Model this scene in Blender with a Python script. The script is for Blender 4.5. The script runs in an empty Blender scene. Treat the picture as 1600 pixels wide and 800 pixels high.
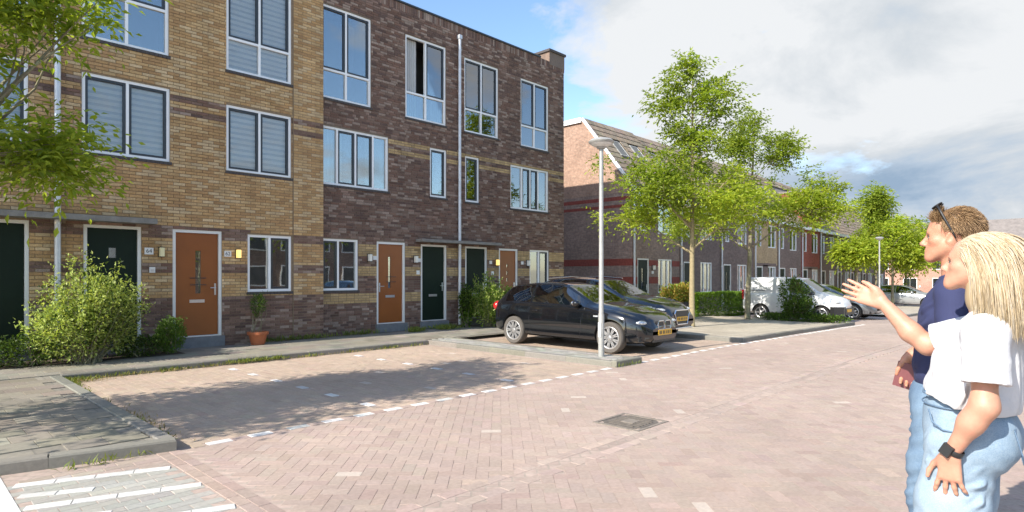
import bpy, bmesh, math, random
import numpy as np
from mathutils import Vector, Matrix
R = math.radians
rng = np.random.default_rng(7)
random.seed(7)
S = bpy.context.scene
COL = S.collection

# ---------------------------------------------------------------- camera
YAW = 43.831
cam_d = bpy.data.cameras.new('camera'); cam = bpy.data.objects.new('camera', cam_d); COL.objects.link(cam)
cam.location = (0, 0, 1.55)
cam.rotation_euler = (R(90), 0, R(YAW - 90))
cam_d.sensor_width = 36; cam_d.lens = 36 * 950 / 1600; cam_d.shift_y = 0.02
cam_d.clip_start = 0.05; cam_d.clip_end = 3000
S.camera = cam
S.render.resolution_x = 1024; S.render.resolution_y = 512
S.view_settings.view_transform = 'Standard'
S.view_settings.look = 'None'
S.view_settings.exposure = 1.15
S.view_settings.gamma = 1.0

# ---------------------------------------------------------------- sky and sun
SUN_EL = 38.0
SUN_AZ = 176.0          # where the sun stands, degrees from +X counter-clockwise
W = bpy.data.worlds.new('World'); S.world = W; W.use_nodes = True
nt = W.node_tree; nt.nodes.clear()
def N(nt, t, **kw):
    n = nt.nodes.new(t)
    for k, v in kw.items():
        if k in ('operation', 'data_type', 'blend_type', 'noise_dimensions', 'sky_type', 'wave_type', 'bands_direction', 'feature', 'distance', 'interpolation_type', 'attribute_name', 'layer_name', 'attribute_type', 'normalize', 'vector_type', 'clamp', 'offset_frequency', 'offset', 'squash', 'use_clamp', 'invert'):
            setattr(n, k, v)
        else:
            n.inputs[k].default_value = v
    return n
def L(nt, a, b): nt.links.new(a, b)
def math_n(nt, op, a, b=None, c=None):
    n = nt.nodes.new('ShaderNodeMath'); n.operation = op
    for i, v in enumerate((a, b, c)):
        if v is None: continue
        if isinstance(v, (int, float)): n.inputs[i].default_value = v
        else: nt.links.new(v, n.inputs[i])
    return n.outputs[0]
def ramp(nt, fac, stops, interp='LINEAR'):
    n = nt.nodes.new('ShaderNodeValToRGB'); n.color_ramp.interpolation = interp
    e = n.color_ramp.elements
    while len(e) < len(stops): e.new(0.5)
    for i, (p, c) in enumerate(stops):
        e[i].position = p
        e[i].color = c if isinstance(c, (tuple, list)) and len(c) == 4 else ((*c, 1) if isinstance(c, (tuple, list)) else (c, c, c, 1))
    if fac is not None: nt.links.new(fac, n.inputs[0])
    return n.outputs[0]
def mixc(nt, fac, a, b, blend='MIX'):
    n = nt.nodes.new('ShaderNodeMix'); n.data_type = 'RGBA'; n.blend_type = blend
    for i, v in ((0, fac), (6, a), (7, b)):
        if isinstance(v, (int, float)): n.inputs[i].default_value = v
        elif isinstance(v, (tuple, list)): n.inputs[i].default_value = v if len(v) == 4 else (*v, 1)
        else: nt.links.new(v, n.inputs[i])
    return n.outputs[2]
def noise(nt, vec, scale, detail=4, rough=0.55, dist=0.0):
    n = nt.nodes.new('ShaderNodeTexNoise')
    n.inputs['Scale'].default_value = scale; n.inputs['Detail'].default_value = detail
    n.inputs['Roughness'].default_value = rough; n.inputs['Distortion'].default_value = dist
    if vec is not None: nt.links.new(vec, n.inputs['Vector'])
    return n.outputs[0]

sky = N(nt, 'ShaderNodeTexSky', sky_type='NISHITA')
sky.sun_disc = False; sky.sun_elevation = R(SUN_EL); sky.sun_rotation = R(90 - SUN_AZ)
sky.air_density = 1.0; sky.dust_density = 0.6; sky.ozone_density = 1.6
SKYK = 0.135
tc = N(nt, 'ShaderNodeTexCoord')
sep = N(nt, 'ShaderNodeSeparateXYZ'); L(nt, tc.outputs['Generated'], sep.inputs[0])
zz = math_n(nt, 'ADD', math_n(nt, 'MAXIMUM', sep.outputs[2], 0.0), 0.22)
comb = N(nt, 'ShaderNodeCombineXYZ')
L(nt, math_n(nt, 'DIVIDE', sep.outputs[0], zz), comb.inputs[0])
L(nt, math_n(nt, 'DIVIDE', sep.outputs[1], zz), comb.inputs[1])
comb.inputs[2].default_value = 3.7
big = noise(nt, comb.outputs[0], 0.55, 3, 0.5)
fine = noise(nt, comb.outputs[0], 2.1, 9, 0.60, 0.25)
# the cloud bank that stands down the street, and a looser one behind the camera
dot = N(nt, 'ShaderNodeVectorMath', operation='DOT_PRODUCT'); L(nt, tc.outputs['Generated'], dot.inputs[0])
dot.inputs[1].default_value = Vector((math.cos(R(4)) * .93, math.sin(R(4)) * .93, .36)).normalized()
bank = math_n(nt, 'MULTIPLY', math_n(nt, 'SUBTRACT', dot.outputs['Value'], 0.835), 1.55)
bank = math_n(nt, 'MAXIMUM', bank, -0.08)
dens = math_n(nt, 'ADD', math_n(nt, 'ADD', math_n(nt, 'MULTIPLY', big, 0.46), math_n(nt, 'MULTIPLY', fine, 0.72)), bank)
cover = ramp(nt, dens, [(0.555, 0.0), (0.60, 0.55), (0.67, 1.0)])
# cloud tone: bright tops, blue-grey bellies where the deck is thick and low
shade_n = noise(nt, comb.outputs[0], 1.25, 8, 0.60, 0.3)
low = math_n(nt, 'SUBTRACT', 1.0, math_n(nt, 'MULTIPLY', math_n(nt, 'ABSOLUTE', math_n(nt, 'SUBTRACT', sep.outputs[2], 0.125)), 9.0))
belly = math_n(nt, 'MULTIPLY', math_n(nt, 'MAXIMUM', low, 0.0), math_n(nt, 'MULTIPLY', math_n(nt, 'MAXIMUM', math_n(nt, 'ADD', bank, -0.06), 0.0), 4.0))
tone = math_n(nt, 'ADD', belly, math_n(nt, 'MULTIPLY', math_n(nt, 'SUBTRACT', shade_n, 0.46), 2.9))
ccol = ramp(nt, tone, [(0.0, (0.395, 0.405, 0.415)), (0.3, (0.315, 0.335, 0.355)), (0.65, (0.225, 0.272, 0.33)), (1.0, (0.15, 0.205, 0.275))])
bg1 = N(nt, 'ShaderNodeBackground', Strength=SKYK); hs_ = N(nt, 'ShaderNodeHueSaturation', Saturation=1.06); L(nt, sky.outputs[0], hs_.inputs['Color']); L(nt, hs_.outputs[0], bg1.inputs[0])
bg2 = N(nt, 'ShaderNodeBackground', Strength=1.0); L(nt, ccol, bg2.inputs[0])
up = ramp(nt, sep.outputs[2], [(0.0, 0.35), (0.06, 1.0)])
mixs = N(nt, 'ShaderNodeMixShader'); L(nt, math_n(nt, 'MULTIPLY', cover, up), mixs.inputs[0])
L(nt, bg1.outputs[0], mixs.inputs[1]); L(nt, bg2.outputs[0], mixs.inputs[2])
wo = N(nt, 'ShaderNodeOutputWorld'); L(nt, mixs.outputs[0], wo.inputs[0])

sun_d = bpy.data.lights.new('sun', 'SUN'); sun = bpy.data.objects.new('sun', sun_d); COL.objects.link(sun)
sun_d.energy = 3.7; sun_d.angle = R(0.5); sun_d.color = (1.0, 0.93, 0.82)
sv = Vector((math.cos(R(SUN_AZ)) * math.cos(R(SUN_EL)), math.sin(R(SUN_AZ)) * math.cos(R(SUN_EL)), math.sin(R(SUN_EL))))
sun.rotation_euler = sv.to_track_quat('Z', 'Y').to_euler(); sun.location = (-20, 2, 20)
S.cycles.max_bounces = 8; S.cycles.transparent_max_bounces = 16

# ---------------------------------------------------------------- helpers
def zg(x):              # the street falls away gently beyond the parked cars
    return -0.014 * np.maximum(np.asarray(x, float) - 13.0, 0.0)
def zgf(x): return float(zg(x))

class MB:
    """collects boxes, tubes and faces and links them as ONE mesh object"""
    def __init__(s): s.v = []; s.f = []; s.mi = []; s.n = 0; s.c = []; s.hasc = False
    def add(s, v, f, mi=0, col=None):
        v = np.asarray(v, float).reshape(-1, 3)
        s.v.append(v)
        for q in f: s.f.append(tuple(int(i) + s.n for i in q)); s.mi.append(mi)
        s.n += len(v)
        if col is not None: s.hasc = True
        s.c.append(np.tile(np.array(col if col is not None else (1, 1, 1), float), (len(v), 1)))
        return s
    def box(s, x0, x1, y0, y1, z0, z1, mi=0, col=None):
        v = [(x0,y0,z0),(x1,y0,z0),(x1,y1,z0),(x0,y1,z0),(x0,y0,z1),(x1,y0,z1),(x1,y1,z1),(x0,y1,z1)]
        return s.add(v, [(0,3,2,1),(4,5,6,7),(0,1,5,4),(1,2,6,5),(2,3,7,6),(3,0,4,7)], mi, col)
    def quad(s, a, b, c, d, mi=0, col=None): return s.add([a,b,c,d], [(0,1,2,3)], mi, col)
    def tube(s, pts, r, n=8, mi=0, cap=True, col=None):
        pts = [np.asarray(p, float) for p in pts]; rs = r if hasattr(r, '__len__') else [r]*len(pts)
        vs = []; prev = None
        for i, p in enumerate(pts):
            d = pts[min(i+1, len(pts)-1)] - pts[max(i-1, 0)]; d = d/(np.linalg.norm(d)+1e-9)
            if prev is None:
                a = np.array((0,0,1.)) if abs(d[2]) < .9 else np.array((1.,0,0))
                u = np.cross(a, d)
            else: u = prev - d*np.dot(prev, d)
            u /= np.linalg.norm(u)+1e-9; prev = u; w = np.cross(d, u)
            for k in range(n):
                t = 2*math.pi*k/n; vs.append(p + rs[i]*(math.cos(t)*u + math.sin(t)*w))
        f = []
        for i in range(len(pts)-1):
            for k in range(n): f.append((i*n+k, i*n+(k+1)%n, (i+1)*n+(k+1)%n, (i+1)*n+k))
        if cap: f.append(tuple(range(n-1,-1,-1))); f.append(tuple((len(pts)-1)*n+k for k in range(n)))
        return s.add(vs, f, mi, col)
    def lathe(s, prof, c=(0,0,0), n=24, mi=0, axis='z'):
        vs = []
        for (r, z) in prof:
            for k in range(n):
                t = 2*math.pi*k/n; a, b = r*math.cos(t), r*math.sin(t)
                p = (a, b, z) if axis == 'z' else ((a, z, b) if axis == 'y' else (z, a, b))
                vs.append((p[0]+c[0], p[1]+c[1], p[2]+c[2]))
        f = []
        for i in range(len(prof)-1):
            for k in range(n): f.append((i*n+k, i*n+(k+1)%n, (i+1)*n+(k+1)%n, (i+1)*n+k))
        return s.add(vs, f, mi)
    def prism(s, poly, d0, d1, axis='x', mi=0):
        """poly of 2-D points extruded along an axis"""
        def P(a, b, d): return (d,a,b) if axis == 'x' else ((a,d,b) if axis == 'y' else (a,b,d))
        n = len(poly); v = [P(a,b,d0) for a,b in poly] + [P(a,b,d1) for a,b in poly]
        f = [tuple(range(n-1,-1,-1)), tuple(range(n,2*n))] + [(i,(i+1)%n,n+(i+1)%n,n+i) for i in range(n)]
        return s.add(v, f, mi)
    def ball(s, c, r, nu=12, nv=8, mi=0):
        r = r if hasattr(r, '__len__') else (r,r,r); vs = []; f = []
        for j in range(nv+1):
            ph = math.pi*j/nv
            for i in range(nu):
                th = 2*math.pi*i/nu
                vs.append((c[0]+r[0]*math.sin(ph)*math.cos(th), c[1]+r[1]*math.sin(ph)*math.sin(th), c[2]+r[2]*math.cos(ph)))
        for j in range(nv):
            for i in range(nu): f.append((j*nu+i, (j+1)*nu+i, (j+1)*nu+(i+1)%nu, j*nu+(i+1)%nu))
        return s.add(vs, f, mi)
    def mesh(s, name, off=(0,0,0), smooth=False, sharp=None):
        V = np.concatenate(s.v) - np.asarray(off, float)
        me = bpy.data.meshes.new(name); me.from_pydata(V.tolist(), [], s.f)
        if any(s.mi): me.polygons.foreach_set('material_index', np.array(s.mi, dtype=np.int32))
        if s.hasc:
            C = np.concatenate(s.c); at = me.color_attributes.new('tint', 'FLOAT_COLOR', 'POINT')
            at.data.foreach_set('color', np.concatenate([C, np.ones((len(C),1))], 1).ravel())
        if smooth: me.polygons.foreach_set('use_smooth', np.ones(len(me.polygons), dtype=bool))
        if sharp is not None: me.set_sharp_from_angle(angle=R(sharp))
        me.update(); return me
    def build(s, name, mats, parent=None, off=None, smooth=False, sharp=None):
        if off is None: off = wloc(parent)
        return obj(name, s.mesh(name, off, smooth, sharp), mats, parent)

def wloc(o):
    p = np.zeros(3)
    while o is not None: p = p + np.array(o.location); o = o.parent
    return p
def obj(name, me, mats=None, parent=None):
    o = bpy.data.objects.new(name, me); COL.objects.link(o)
    if mats is not None:
        for m in (mats if isinstance(mats, (list, tuple)) else [mats]): me.materials.append(m)
    if parent is not None: o.parent = parent
    return o
def tag(o, label=None, cat=None, group=None, kind=None):
    if label: o['label'] = label
    if cat: o['category'] = cat
    if group: o['group'] = group
    if kind: o['kind'] = kind
    return o
def thing(name, label, cat, loc=(0,0,0), rz=0, group=None):
    o = bpy.data.objects.new(name, None); COL.objects.link(o); o.location = loc; o.rotation_euler = (0,0,rz)
    o.empty_display_size = .2
    return tag(o, label, cat, group)
def kids(o): return [c for c in o.children]
def copy_tree(o, parent=None):
    c = o.copy(); COL.objects.link(c); c.parent = parent
    for ch in kids(o): copy_tree(ch, c)
    return c
def grid_mesh(name, V, F, smooth=True, col=None):
    """fast mesh from numpy: V (n,3), F (m,k) all the same k"""
    me = bpy.data.meshes.new(name); n, m, k = len(V), len(F), F.shape[1]
    me.vertices.add(n); me.vertices.foreach_set('co', np.ascontiguousarray(V, dtype=np.float32).ravel())
    me.loops.add(m*k); me.loops.foreach_set('vertex_index', np.ascontiguousarray(F, dtype=np.int32).ravel())
    me.polygons.add(m); me.polygons.foreach_set('loop_start', np.arange(0, m*k, k, dtype=np.int32))
    me.polygons.foreach_set('loop_total', np.full(m, k, dtype=np.int32))
    me.update(calc_edges=True)
    me.polygons.foreach_set('use_smooth', np.full(m, bool(smooth)))
    if col is not None:
        at = me.color_attributes.new('tint', 'FLOAT_COLOR', 'POINT')
        at.data.foreach_set('color', np.concatenate([col, np.ones((len(col),1))], 1).astype(np.float32).ravel())
    return me
# ---------------------------------------------------------------- materials
def mat(name, col=(.5,.5,.5), rough=.6, metal=0., spec=.5, var=0., vscale=8., bump=0., bscale=60., coat=0., tint=None, trans=0., sss=0., rvar=0., detail=5, second=None, sscale=3., streak=0., patch=0., emis=None, estr=0.):
    """principled material; var = +-brightness noise, bump = fine relief, tint = 'attr' or 'obj' multiplies per piece"""
    m = bpy.data.materials.new(name); m.use_nodes = True; nt = m.node_tree; b = nt.nodes['Principled BSDF']
    b.inputs['Roughness'].default_value = rough; b.inputs['Metallic'].default_value = metal
    b.inputs['Specular IOR Level'].default_value = spec; b.inputs['Coat Weight'].default_value = coat; b.inputs['Coat Roughness'].default_value = .04
    b.inputs['Transmission Weight'].default_value = trans
    if sss: b.inputs['Subsurface Weight'].default_value = sss; b.inputs['Subsurface Radius'].default_value = (.012,.005,.003); b.inputs['Subsurface Scale'].default_value = 1.0
    g = N(nt, 'ShaderNodeNewGeometry'); pos = g.outputs['Position']
    c = (*col, 1)
    if tint == 'attr':
        a = N(nt, 'ShaderNodeVertexColor'); a.layer_name = 'tint'; c = a.outputs[0]
    elif tint == 'obj':
        a = N(nt, 'ShaderNodeObjectInfo'); c = a.outputs['Color']
    if second is not None:
        c = mixc(nt, ramp(nt, noise(nt, pos, sscale, 6, .6), [(.40,0.),(.62,1.)]), c, second)
    if var:
        f = ramp(nt, noise(nt, pos, vscale, detail, .6), [(.25, 1-var), (.75, 1+var)])
        c = mixc(nt, 1.0, c, f, 'MULTIPLY')
    if streak:
        mp = N(nt, 'ShaderNodeMapping'); mp.inputs['Scale'].default_value = (2.2, 2.2, .22); L(nt, pos, mp.inputs[0])
        c = mixc(nt, 1.0, c, ramp(nt, noise(nt, mp.outputs[0], 1.4, 6, .62), [(.28, 1-streak), (.55, 1.0), (.8, 1+streak*.6)]), 'MULTIPLY')
    if patch:
        mp = N(nt, 'ShaderNodeMapping'); mp.inputs['Scale'].default_value = (.12, 1.5, 1.); L(nt, pos, mp.inputs[0])
        c = mixc(nt, 1.0, c, ramp(nt, noise(nt, mp.outputs[0], 1.0, 5, .6), [(.3, 1-patch*.8), (.7, 1+patch*.5)]), 'MULTIPLY')
        c = mixc(nt, 1.0, c, ramp(nt, noise(nt, pos, .45, 6, .6, .4), [(.3, (1-patch,1-patch*1.05,1-patch*1.1)), (.7, (1+patch,1+patch,1+patch*.9))]), 'MULTIPLY')
    if isinstance(c, tuple): b.inputs['Base Color'].default_value = c
    else: L(nt, c, b.inputs['Base Color'])
    if rvar: L(nt, ramp(nt, noise(nt, pos, vscale*.7, 5, .6), [(.3, max(rough-rvar,.02)), (.7, rough+rvar)]), b.inputs['Roughness'])
    if bump:
        bn = N(nt, 'ShaderNodeBump', Strength=bump, Distance=.01); L(nt, noise(nt, pos, bscale, 5, .6), bn.inputs['Height']); L(nt, bn.outputs[0], b.inputs['Normal'])
    if emis: b.inputs['Emission Color'].default_value = (*emis,1); b.inputs['Emission Strength'].default_value = estr
    return m
M = {}
M['brick_many'] = mat('brick_many', rough=.85, streak=.22, tint='attr', var=.22, vscale=35, bump=.5, bscale=160)
M['brick_one'] = mat('brick_one', rough=.85, streak=.22, tint='obj', var=.22, vscale=35, bump=.5, bscale=160)
M['paver_many'] = mat('paver_many', rough=.82, patch=.10, tint='attr', var=.14, vscale=30, bump=.4, bscale=150)
M['paver_one'] = mat('paver_one', rough=.82, patch=.10, tint='obj', var=.14, vscale=30, bump=.4, bscale=150)
M['mortar'] = mat('mortar', (.20,.16,.125), .95, var=.2, vscale=20, bump=.6, bscale=200)
M['mortar_sand'] = mat('mortar_sand', (.25,.185,.12), .95, var=.2, vscale=20, bump=.6, bscale=200)
M['joint_sand'] = mat('joint_sand', (.29,.25,.21), .95, var=.3, vscale=6, bump=.6, bscale=200)
M['frame'] = mat('white_paint', (.86,.86,.85), .35, var=.04, vscale=4)
M['door_frame'] = mat('cream_paint', (.74,.73,.69), .4, var=.05, vscale=5)
M['sash'] = mat('dark_sash_paint', (.035,.04,.045), .35, var=.1)
M['orange'] = mat('orange_door_paint', (.26,.078,.013), .38, var=.10, vscale=3, bump=.08, bscale=40)
M['green'] = mat('dark_green_door_paint', (.007,.017,.010), .5, spec=.2, var=.15, vscale=3)
M['steel'] = mat('brushed_steel', (.62,.62,.63), .3, metal=.9, var=.08)
M['zinc'] = mat('zinc_pipe', (.60,.62,.65), .38, metal=.25, var=.12, vscale=6)
M['pole'] = mat('galvanised_pole', (.36,.36,.345), .5, metal=.2, var=.16, vscale=7)
M['concrete'] = mat('concrete', (.33,.32,.29), .85, var=.2, vscale=9, bump=.4, bscale=90)
M['canopy'] = mat('grey_concrete_canopy', (.22,.21,.19), .85, var=.3, vscale=5, bump=.4, bscale=70)
M['kerb'] = mat('kerb_concrete', (.34,.325,.285), .9, var=.28, vscale=7, bump=.5, bscale=80)
M['sill'] = mat('dark_sill', (.065,.055,.052), .7, var=.25, vscale=14, bump=.4, bscale=90)
M['bluestone'] = mat('bluestone_step', (.17,.175,.18), .75, var=.2, vscale=8, bump=.3)
M['blind'] = mat('pleated_blind', (.84,.85,.86), .9, var=.05, vscale=3)
M['blind_band'] = mat('blind_band', (.58,.60,.63), .9, var=.05, vscale=3)
M['cover_frame'] = mat('cover_frame_concrete', (.21,.18,.15), .85, var=.25, vscale=18, bump=.4, bscale=90)
M['curtain'] = mat('curtain', (.50,.50,.49), .9, var=.06, vscale=6)
M['dark_curtain'] = mat('dark_curtain', (.14,.15,.16), .9, var=.1)
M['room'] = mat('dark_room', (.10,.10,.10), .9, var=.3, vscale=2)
M['black_plastic'] = mat('black_plastic', (.022,.022,.023), .45, var=.1)
M['white_plastic'] = mat('white_plastic', (.72,.72,.70), .4)
M['ink'] = mat('dark_ink', (.05,.05,.05), .6)
M['lamp_glass'] = mat('lamp_shade_cream', (.78,.70,.42), .4)
M['lamp_lit'] = mat('lamp_shade_lit', (.85,.66,.30), .4, emis=(1.,.62,.16), estr=.55)
M['lamp_white'] = mat('lamp_shade_white', (.80,.78,.70), .4)
M['soil'] = mat('soil', (.065,.048,.032), .95, var=.4, vscale=9, bump=.8, bscale=60)
M['terracotta'] = mat('terracotta', (.40,.125,.05), .75, var=.15, vscale=9, bump=.2)
M['bark'] = mat('bark', (.20,.165,.115), .9, var=.3, vscale=14, bump=.7, bscale=50, second=(.26,.25,.15), sscale=4)
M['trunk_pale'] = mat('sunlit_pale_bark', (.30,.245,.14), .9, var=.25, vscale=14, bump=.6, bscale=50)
M['asphalt'] = mat('dark_rubber', (.02,.02,.02), .85, var=.2, bump=.3, bscale=120)
M['white_mark'] = mat('white_brick_paint', (.6,.59,.56), .8, var=.16, vscale=16, bump=.4, bscale=120)
M['iron'] = mat('cast_iron', (.145,.125,.105), .65, metal=.15, var=.25, vscale=20, bump=.5, bscale=90)
def glassm(name, refl=.25, tint=(.80,.88,.88), dark=0.0):
    m = bpy.data.materials.new(name); m.use_nodes = True; nt = m.node_tree; nt.nodes.clear()
    o = N(nt, 'ShaderNodeOutputMaterial'); t = N(nt, 'ShaderNodeBsdfTransparent'); t.inputs[0].default_value = (*tint,1)
    gl = N(nt, 'ShaderNodeBsdfGlossy'); gl.inputs['Roughness'].default_value = .015
    g = N(nt, 'ShaderNodeNewGeometry')
    bn = N(nt, 'ShaderNodeBump', Strength=.05, Distance=.02); L(nt, noise(nt, g.outputs['Position'], 1.3, 2, .5), bn.inputs['Height']); L(nt, bn.outputs[0], gl.inputs['Normal'])
    fr = N(nt, 'ShaderNodeFresnel', IOR=1.5)
    f = math_n(nt, 'ADD', math_n(nt, 'MULTIPLY', fr.outputs[0], 1-refl), refl)
    mx = N(nt, 'ShaderNodeMixShader'); L(nt, f, mx.inputs[0]); L(nt, t.outputs[0], mx.inputs[1]); L(nt, gl.outputs[0], mx.inputs[2]); L(nt, mx.outputs[0], o.inputs[0])
    return m
M['glass'] = glassm('window_glass', .30)
M['glass_clear'] = glassm('clear_window_glass', .03, (.95,.97,.97))
M['car_glass'] = glassm('car_glass', .20, (.42,.52,.50))
def leafm(name, c1, c2, tr=.45, gloss=.35):
    m = bpy.data.materials.new(name); m.use_nodes = True; nt = m.node_tree; nt.nodes.clear()
    o = N(nt, 'ShaderNodeOutputMaterial'); g = N(nt, 'ShaderNodeNewGeometry')
    c = ramp(nt, g.outputs['Random Per Island'], [(0., c1), (1., c2)])
    f = ramp(nt, noise(nt, g.outputs['Position'], .9, 3, .5), [(.3, .72), (.7, 1.25)])
    c = mixc(nt, 1., c, f, 'MULTIPLY')
    d = N(nt, 'ShaderNodeBsdfPrincipled', Roughness=.5); d.inputs['Specular IOR Level'].default_value = gloss; L(nt, c, d.inputs['Base Color'])
    t = N(nt, 'ShaderNodeBsdfTranslucent'); L(nt, mixc(nt, 1., c, (1.15,1.1,.5), 'MULTIPLY'), t.inputs[0])
    mx = N(nt, 'ShaderNodeMixShader', Fac=tr); L(nt, d.outputs[0], mx.inputs[1]); L(nt, t.outputs[0], mx.inputs[2]); L(nt, mx.outputs[0], o.inputs[0])
    return m
M['leaf_ash'] = leafm('ash_leaf', (.17,.26,.024), (.38,.46,.055), .55)
M['leaf_yellow'] = leafm('young_ash_leaf', (.23,.34,.028), (.48,.54,.06), .55)
M['leaf_dark'] = leafm('dark_leaf', (.035,.07,.014), (.09,.14,.025))
M['leaf_pale'] = leafm('pale_variegated_leaf', (.27,.37,.07), (.54,.60,.19), .42)
M['leaf_box'] = leafm('box_leaf', (.07,.14,.018), (.15,.25,.035), .35)
M['leaf_hedge'] = leafm('hedge_leaf', (.09,.18,.015), (.20,.33,.03), .35)
M['leaf_flower'] = leafm('yellow_flower_leaf', (.28,.22,.03), (.50,.36,.08), .4)
M['grass'] = leafm('weed_blade', (.12,.17,.03), (.27,.30,.07), .4)
M['straw'] = leafm('dry_blade', (.28,.22,.09), (.42,.34,.16), .3)
# ---------------------------------------------------------------- pieces: bricks, pavers, tiles, kerbstones
_ca, _sa = math.cos(R(YAW)), math.sin(R(YAW))
def project(P):
    P = np.asarray(P, float); d = P[...,0]*_ca + P[...,1]*_sa; r = P[...,0]*_sa - P[...,1]*_ca
    dd = np.where(d > .05, d, np.nan)
    return 800 + 950*r/dd, 432 - 950*(P[...,2]-1.55)/dd, d
_tcache = {}
def piece_mesh(hu, hv, t, e=.004):
    v, f = piece_template(); V = v.copy()
    ins = np.where(v[:,2] > .98, 1, 0)[:,None]
    V[:,:2] = v[:,:2]*(np.array((hu,hv)) - e*ins); V[:,2] *= t
    return V, f
def piece_template():
    c = np.array([(-1,-1),(1,-1),(1,1),(-1,1)], float)
    v = np.concatenate([np.c_[c, np.zeros(4)], np.c_[c, np.full(4,.93)], np.c_[c, np.ones(4)]])
    f = [(i,(i+1)%4,4+(i+1)%4,4+i) for i in range(4)] + [(4+i,4+(i+1)%4,8+(i+1)%4,8+i) for i in range(4)] + [(8,9,10,11)]
    return v, np.array(f)
def pieces(name, C, H, U, V, Nn, T, colr, parent, mats, single=300, e=.0022, stuff_name=None):
    """C centres of the back face (n,3), H half sizes (n,2), axes U V Nn (n,3), T thickness; the largest in the picture become objects"""
    n = len(C)
    if n == 0: return
    px, py, d = project(C)
    area = H[:,0]*H[:,1]/d**2
    vis = (px > 4) & (px < 1596) & (py > 4) & (py < 796) & (d > .3)
    area = np.where(vis, area, 0)
    order = np.argsort(-area); k = min(single, int(vis.sum())); top = order[:k]; rest = order[k:]
    off = wloc(parent)
    for i in top:
        key = (name, round(H[i,0],3), round(H[i,1],3), round(float(T[i]),3))
        if key not in _tcache:
            v, f = piece_mesh(key[1], key[2], key[3], e); me = bpy.data.meshes.new(name); me.from_pydata(v.tolist(), [], f.tolist()); me.materials.append(mats[1]); _tcache[key] = me
        o = bpy.data.objects.new(name, _tcache[key]); COL.objects.link(o); o.parent = parent
        m3 = Matrix((U[i], V[i], Nn[i])).transposed()
        o.rotation_euler = m3.to_euler(); o.location = C[i] - off; o.color = (*colr[i], 1)
    if len(rest):
        t, f = piece_template(); m = len(rest)
        ins = np.where(t[:,2] > .98, e, 0.)
        A = t[None,:,0]*(H[rest,0][:,None]-ins[None]); B = t[None,:,1]*(H[rest,1][:,None]-ins[None]); Z = t[None,:,2]*T[rest][:,None]
        P = C[rest][:,None,:] + A[...,None]*U[rest][:,None,:] + B[...,None]*V[rest][:,None,:] + Z[...,None]*Nn[rest][:,None,:]
        F = (f[None] + 12*np.arange(m)[:,None,None]).reshape(-1,4)
        me = grid_mesh(name, P.reshape(-1,3) - off, F, smooth=False, col=np.repeat(colr[rest], 12, axis=0))
        o = obj(stuff_name or name, me, mats[0], parent); o['kind'] = 'stuff'
def jitter(base, n, amt=.12, hue=.04):
    b = np.tile(np.asarray(base, float), (n,1)); return np.clip(b*(1 + rng.normal(0, amt, (n,1)))*(1 + rng.normal(0, hue, (n,3))), .01, .95)
def flat_pieces(name, xy, half, ang, ztop, t, colr, parent, mats, single=300, e=.0022, stuff_name=None):
    n = len(xy)
    if n == 0: return
    ang = np.broadcast_to(ang, n); half = np.broadcast_to(half, (n,2)).copy()
    U = np.c_[np.cos(ang), np.sin(ang), np.zeros(n)]; V = np.c_[-np.sin(ang), np.cos(ang), np.zeros(n)]; Nn = np.tile((0,0,1.), (n,1))
    # each piece sits a touch out of level
    tl = rng.normal(0, .002, (n,2)); Nn[:,0] += tl[:,0]; Nn[:,1] += tl[:,1]; Nn /= np.linalg.norm(Nn, axis=1)[:,None]
    U = U - Nn*np.sum(U*Nn,1)[:,None]; U /= np.linalg.norm(U,axis=1)[:,None]; V = np.cross(Nn, U)
    zt = np.broadcast_to(ztop, n) + rng.normal(0, .0005, n) + zg(xy[:,0])
    C = np.c_[xy, zt - t]
    pieces(name, C, half, U, V, Nn, np.full(n, t), colr, parent, mats, single, e, stuff_name)

PAV = (M['paver_many'], M['paver_one'])
def sheet(name, x0, x1, y0, y1, z, m, step=3.0, kind='structure', parent=None):
    xs = [x0] + [x for x in np.arange(math.floor(x0/step)*step+step, x1, step) if x0 < x < x1] + [x1]
    b = MB()
    for a, c in zip(xs[:-1], xs[1:]): b.quad((a,y0,z+zgf(a)),(c,y0,z+zgf(c)),(c,y1,z+zgf(c)),(a,y1,z+zgf(a)))
    o = b.build(name, m, parent); 
    if kind: o['kind'] = kind
    return o
def paving_mat(name, c1, c2, mortar, bw=.21, bh=.105, rot=0., offs=.5):
    m = bpy.data.materials.new(name); m.use_nodes = True; nt = m.node_tree; b = nt.nodes['Principled BSDF']; b.inputs['Roughness'].default_value = .85
    g = N(nt, 'ShaderNodeNewGeometry'); mp = N(nt, 'ShaderNodeMapping'); mp.inputs['Rotation'].default_value = (0,0,rot); L(nt, g.outputs['Position'], mp.inputs[0])
    br = N(nt, 'ShaderNodeTexBrick'); br.offset = offs
    for k, v in (('Color1',(*c1,1)),('Color2',(*c2,1)),('Mortar',(*mortar,1)),('Scale',1.),('Mortar Size',.008),('Brick Width',bw),('Row Height',bh),('Bias',0.)): br.inputs[k].default_value = v
    L(nt, mp.outputs[0], br.inputs[0])
    f = ramp(nt, noise(nt, g.outputs['Position'], .8, 7, .65), [(.25,.78),(.75,1.2)])
    f2 = ramp(nt, noise(nt, g.outputs['Position'], 16, 4, .6), [(.25,.85),(.75,1.15)])
    L(nt, mixc(nt, 1., mixc(nt, 1., br.outputs[0], f, 'MULTIPLY'), f2, 'MULTIPLY'), b.inputs['Base Color'])
    bn = N(nt, 'ShaderNodeBump', Strength=.5, Distance=.006); L(nt, math_n(nt, 'SUBTRACT', math_n(nt,'MULTIPLY',noise(nt, g.outputs['Position'], 90, 4, .6),.5), br.outputs['Fac']), bn.inputs['Height']); L(nt, bn.outputs[0], b.inputs['Normal'])
    return m
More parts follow.
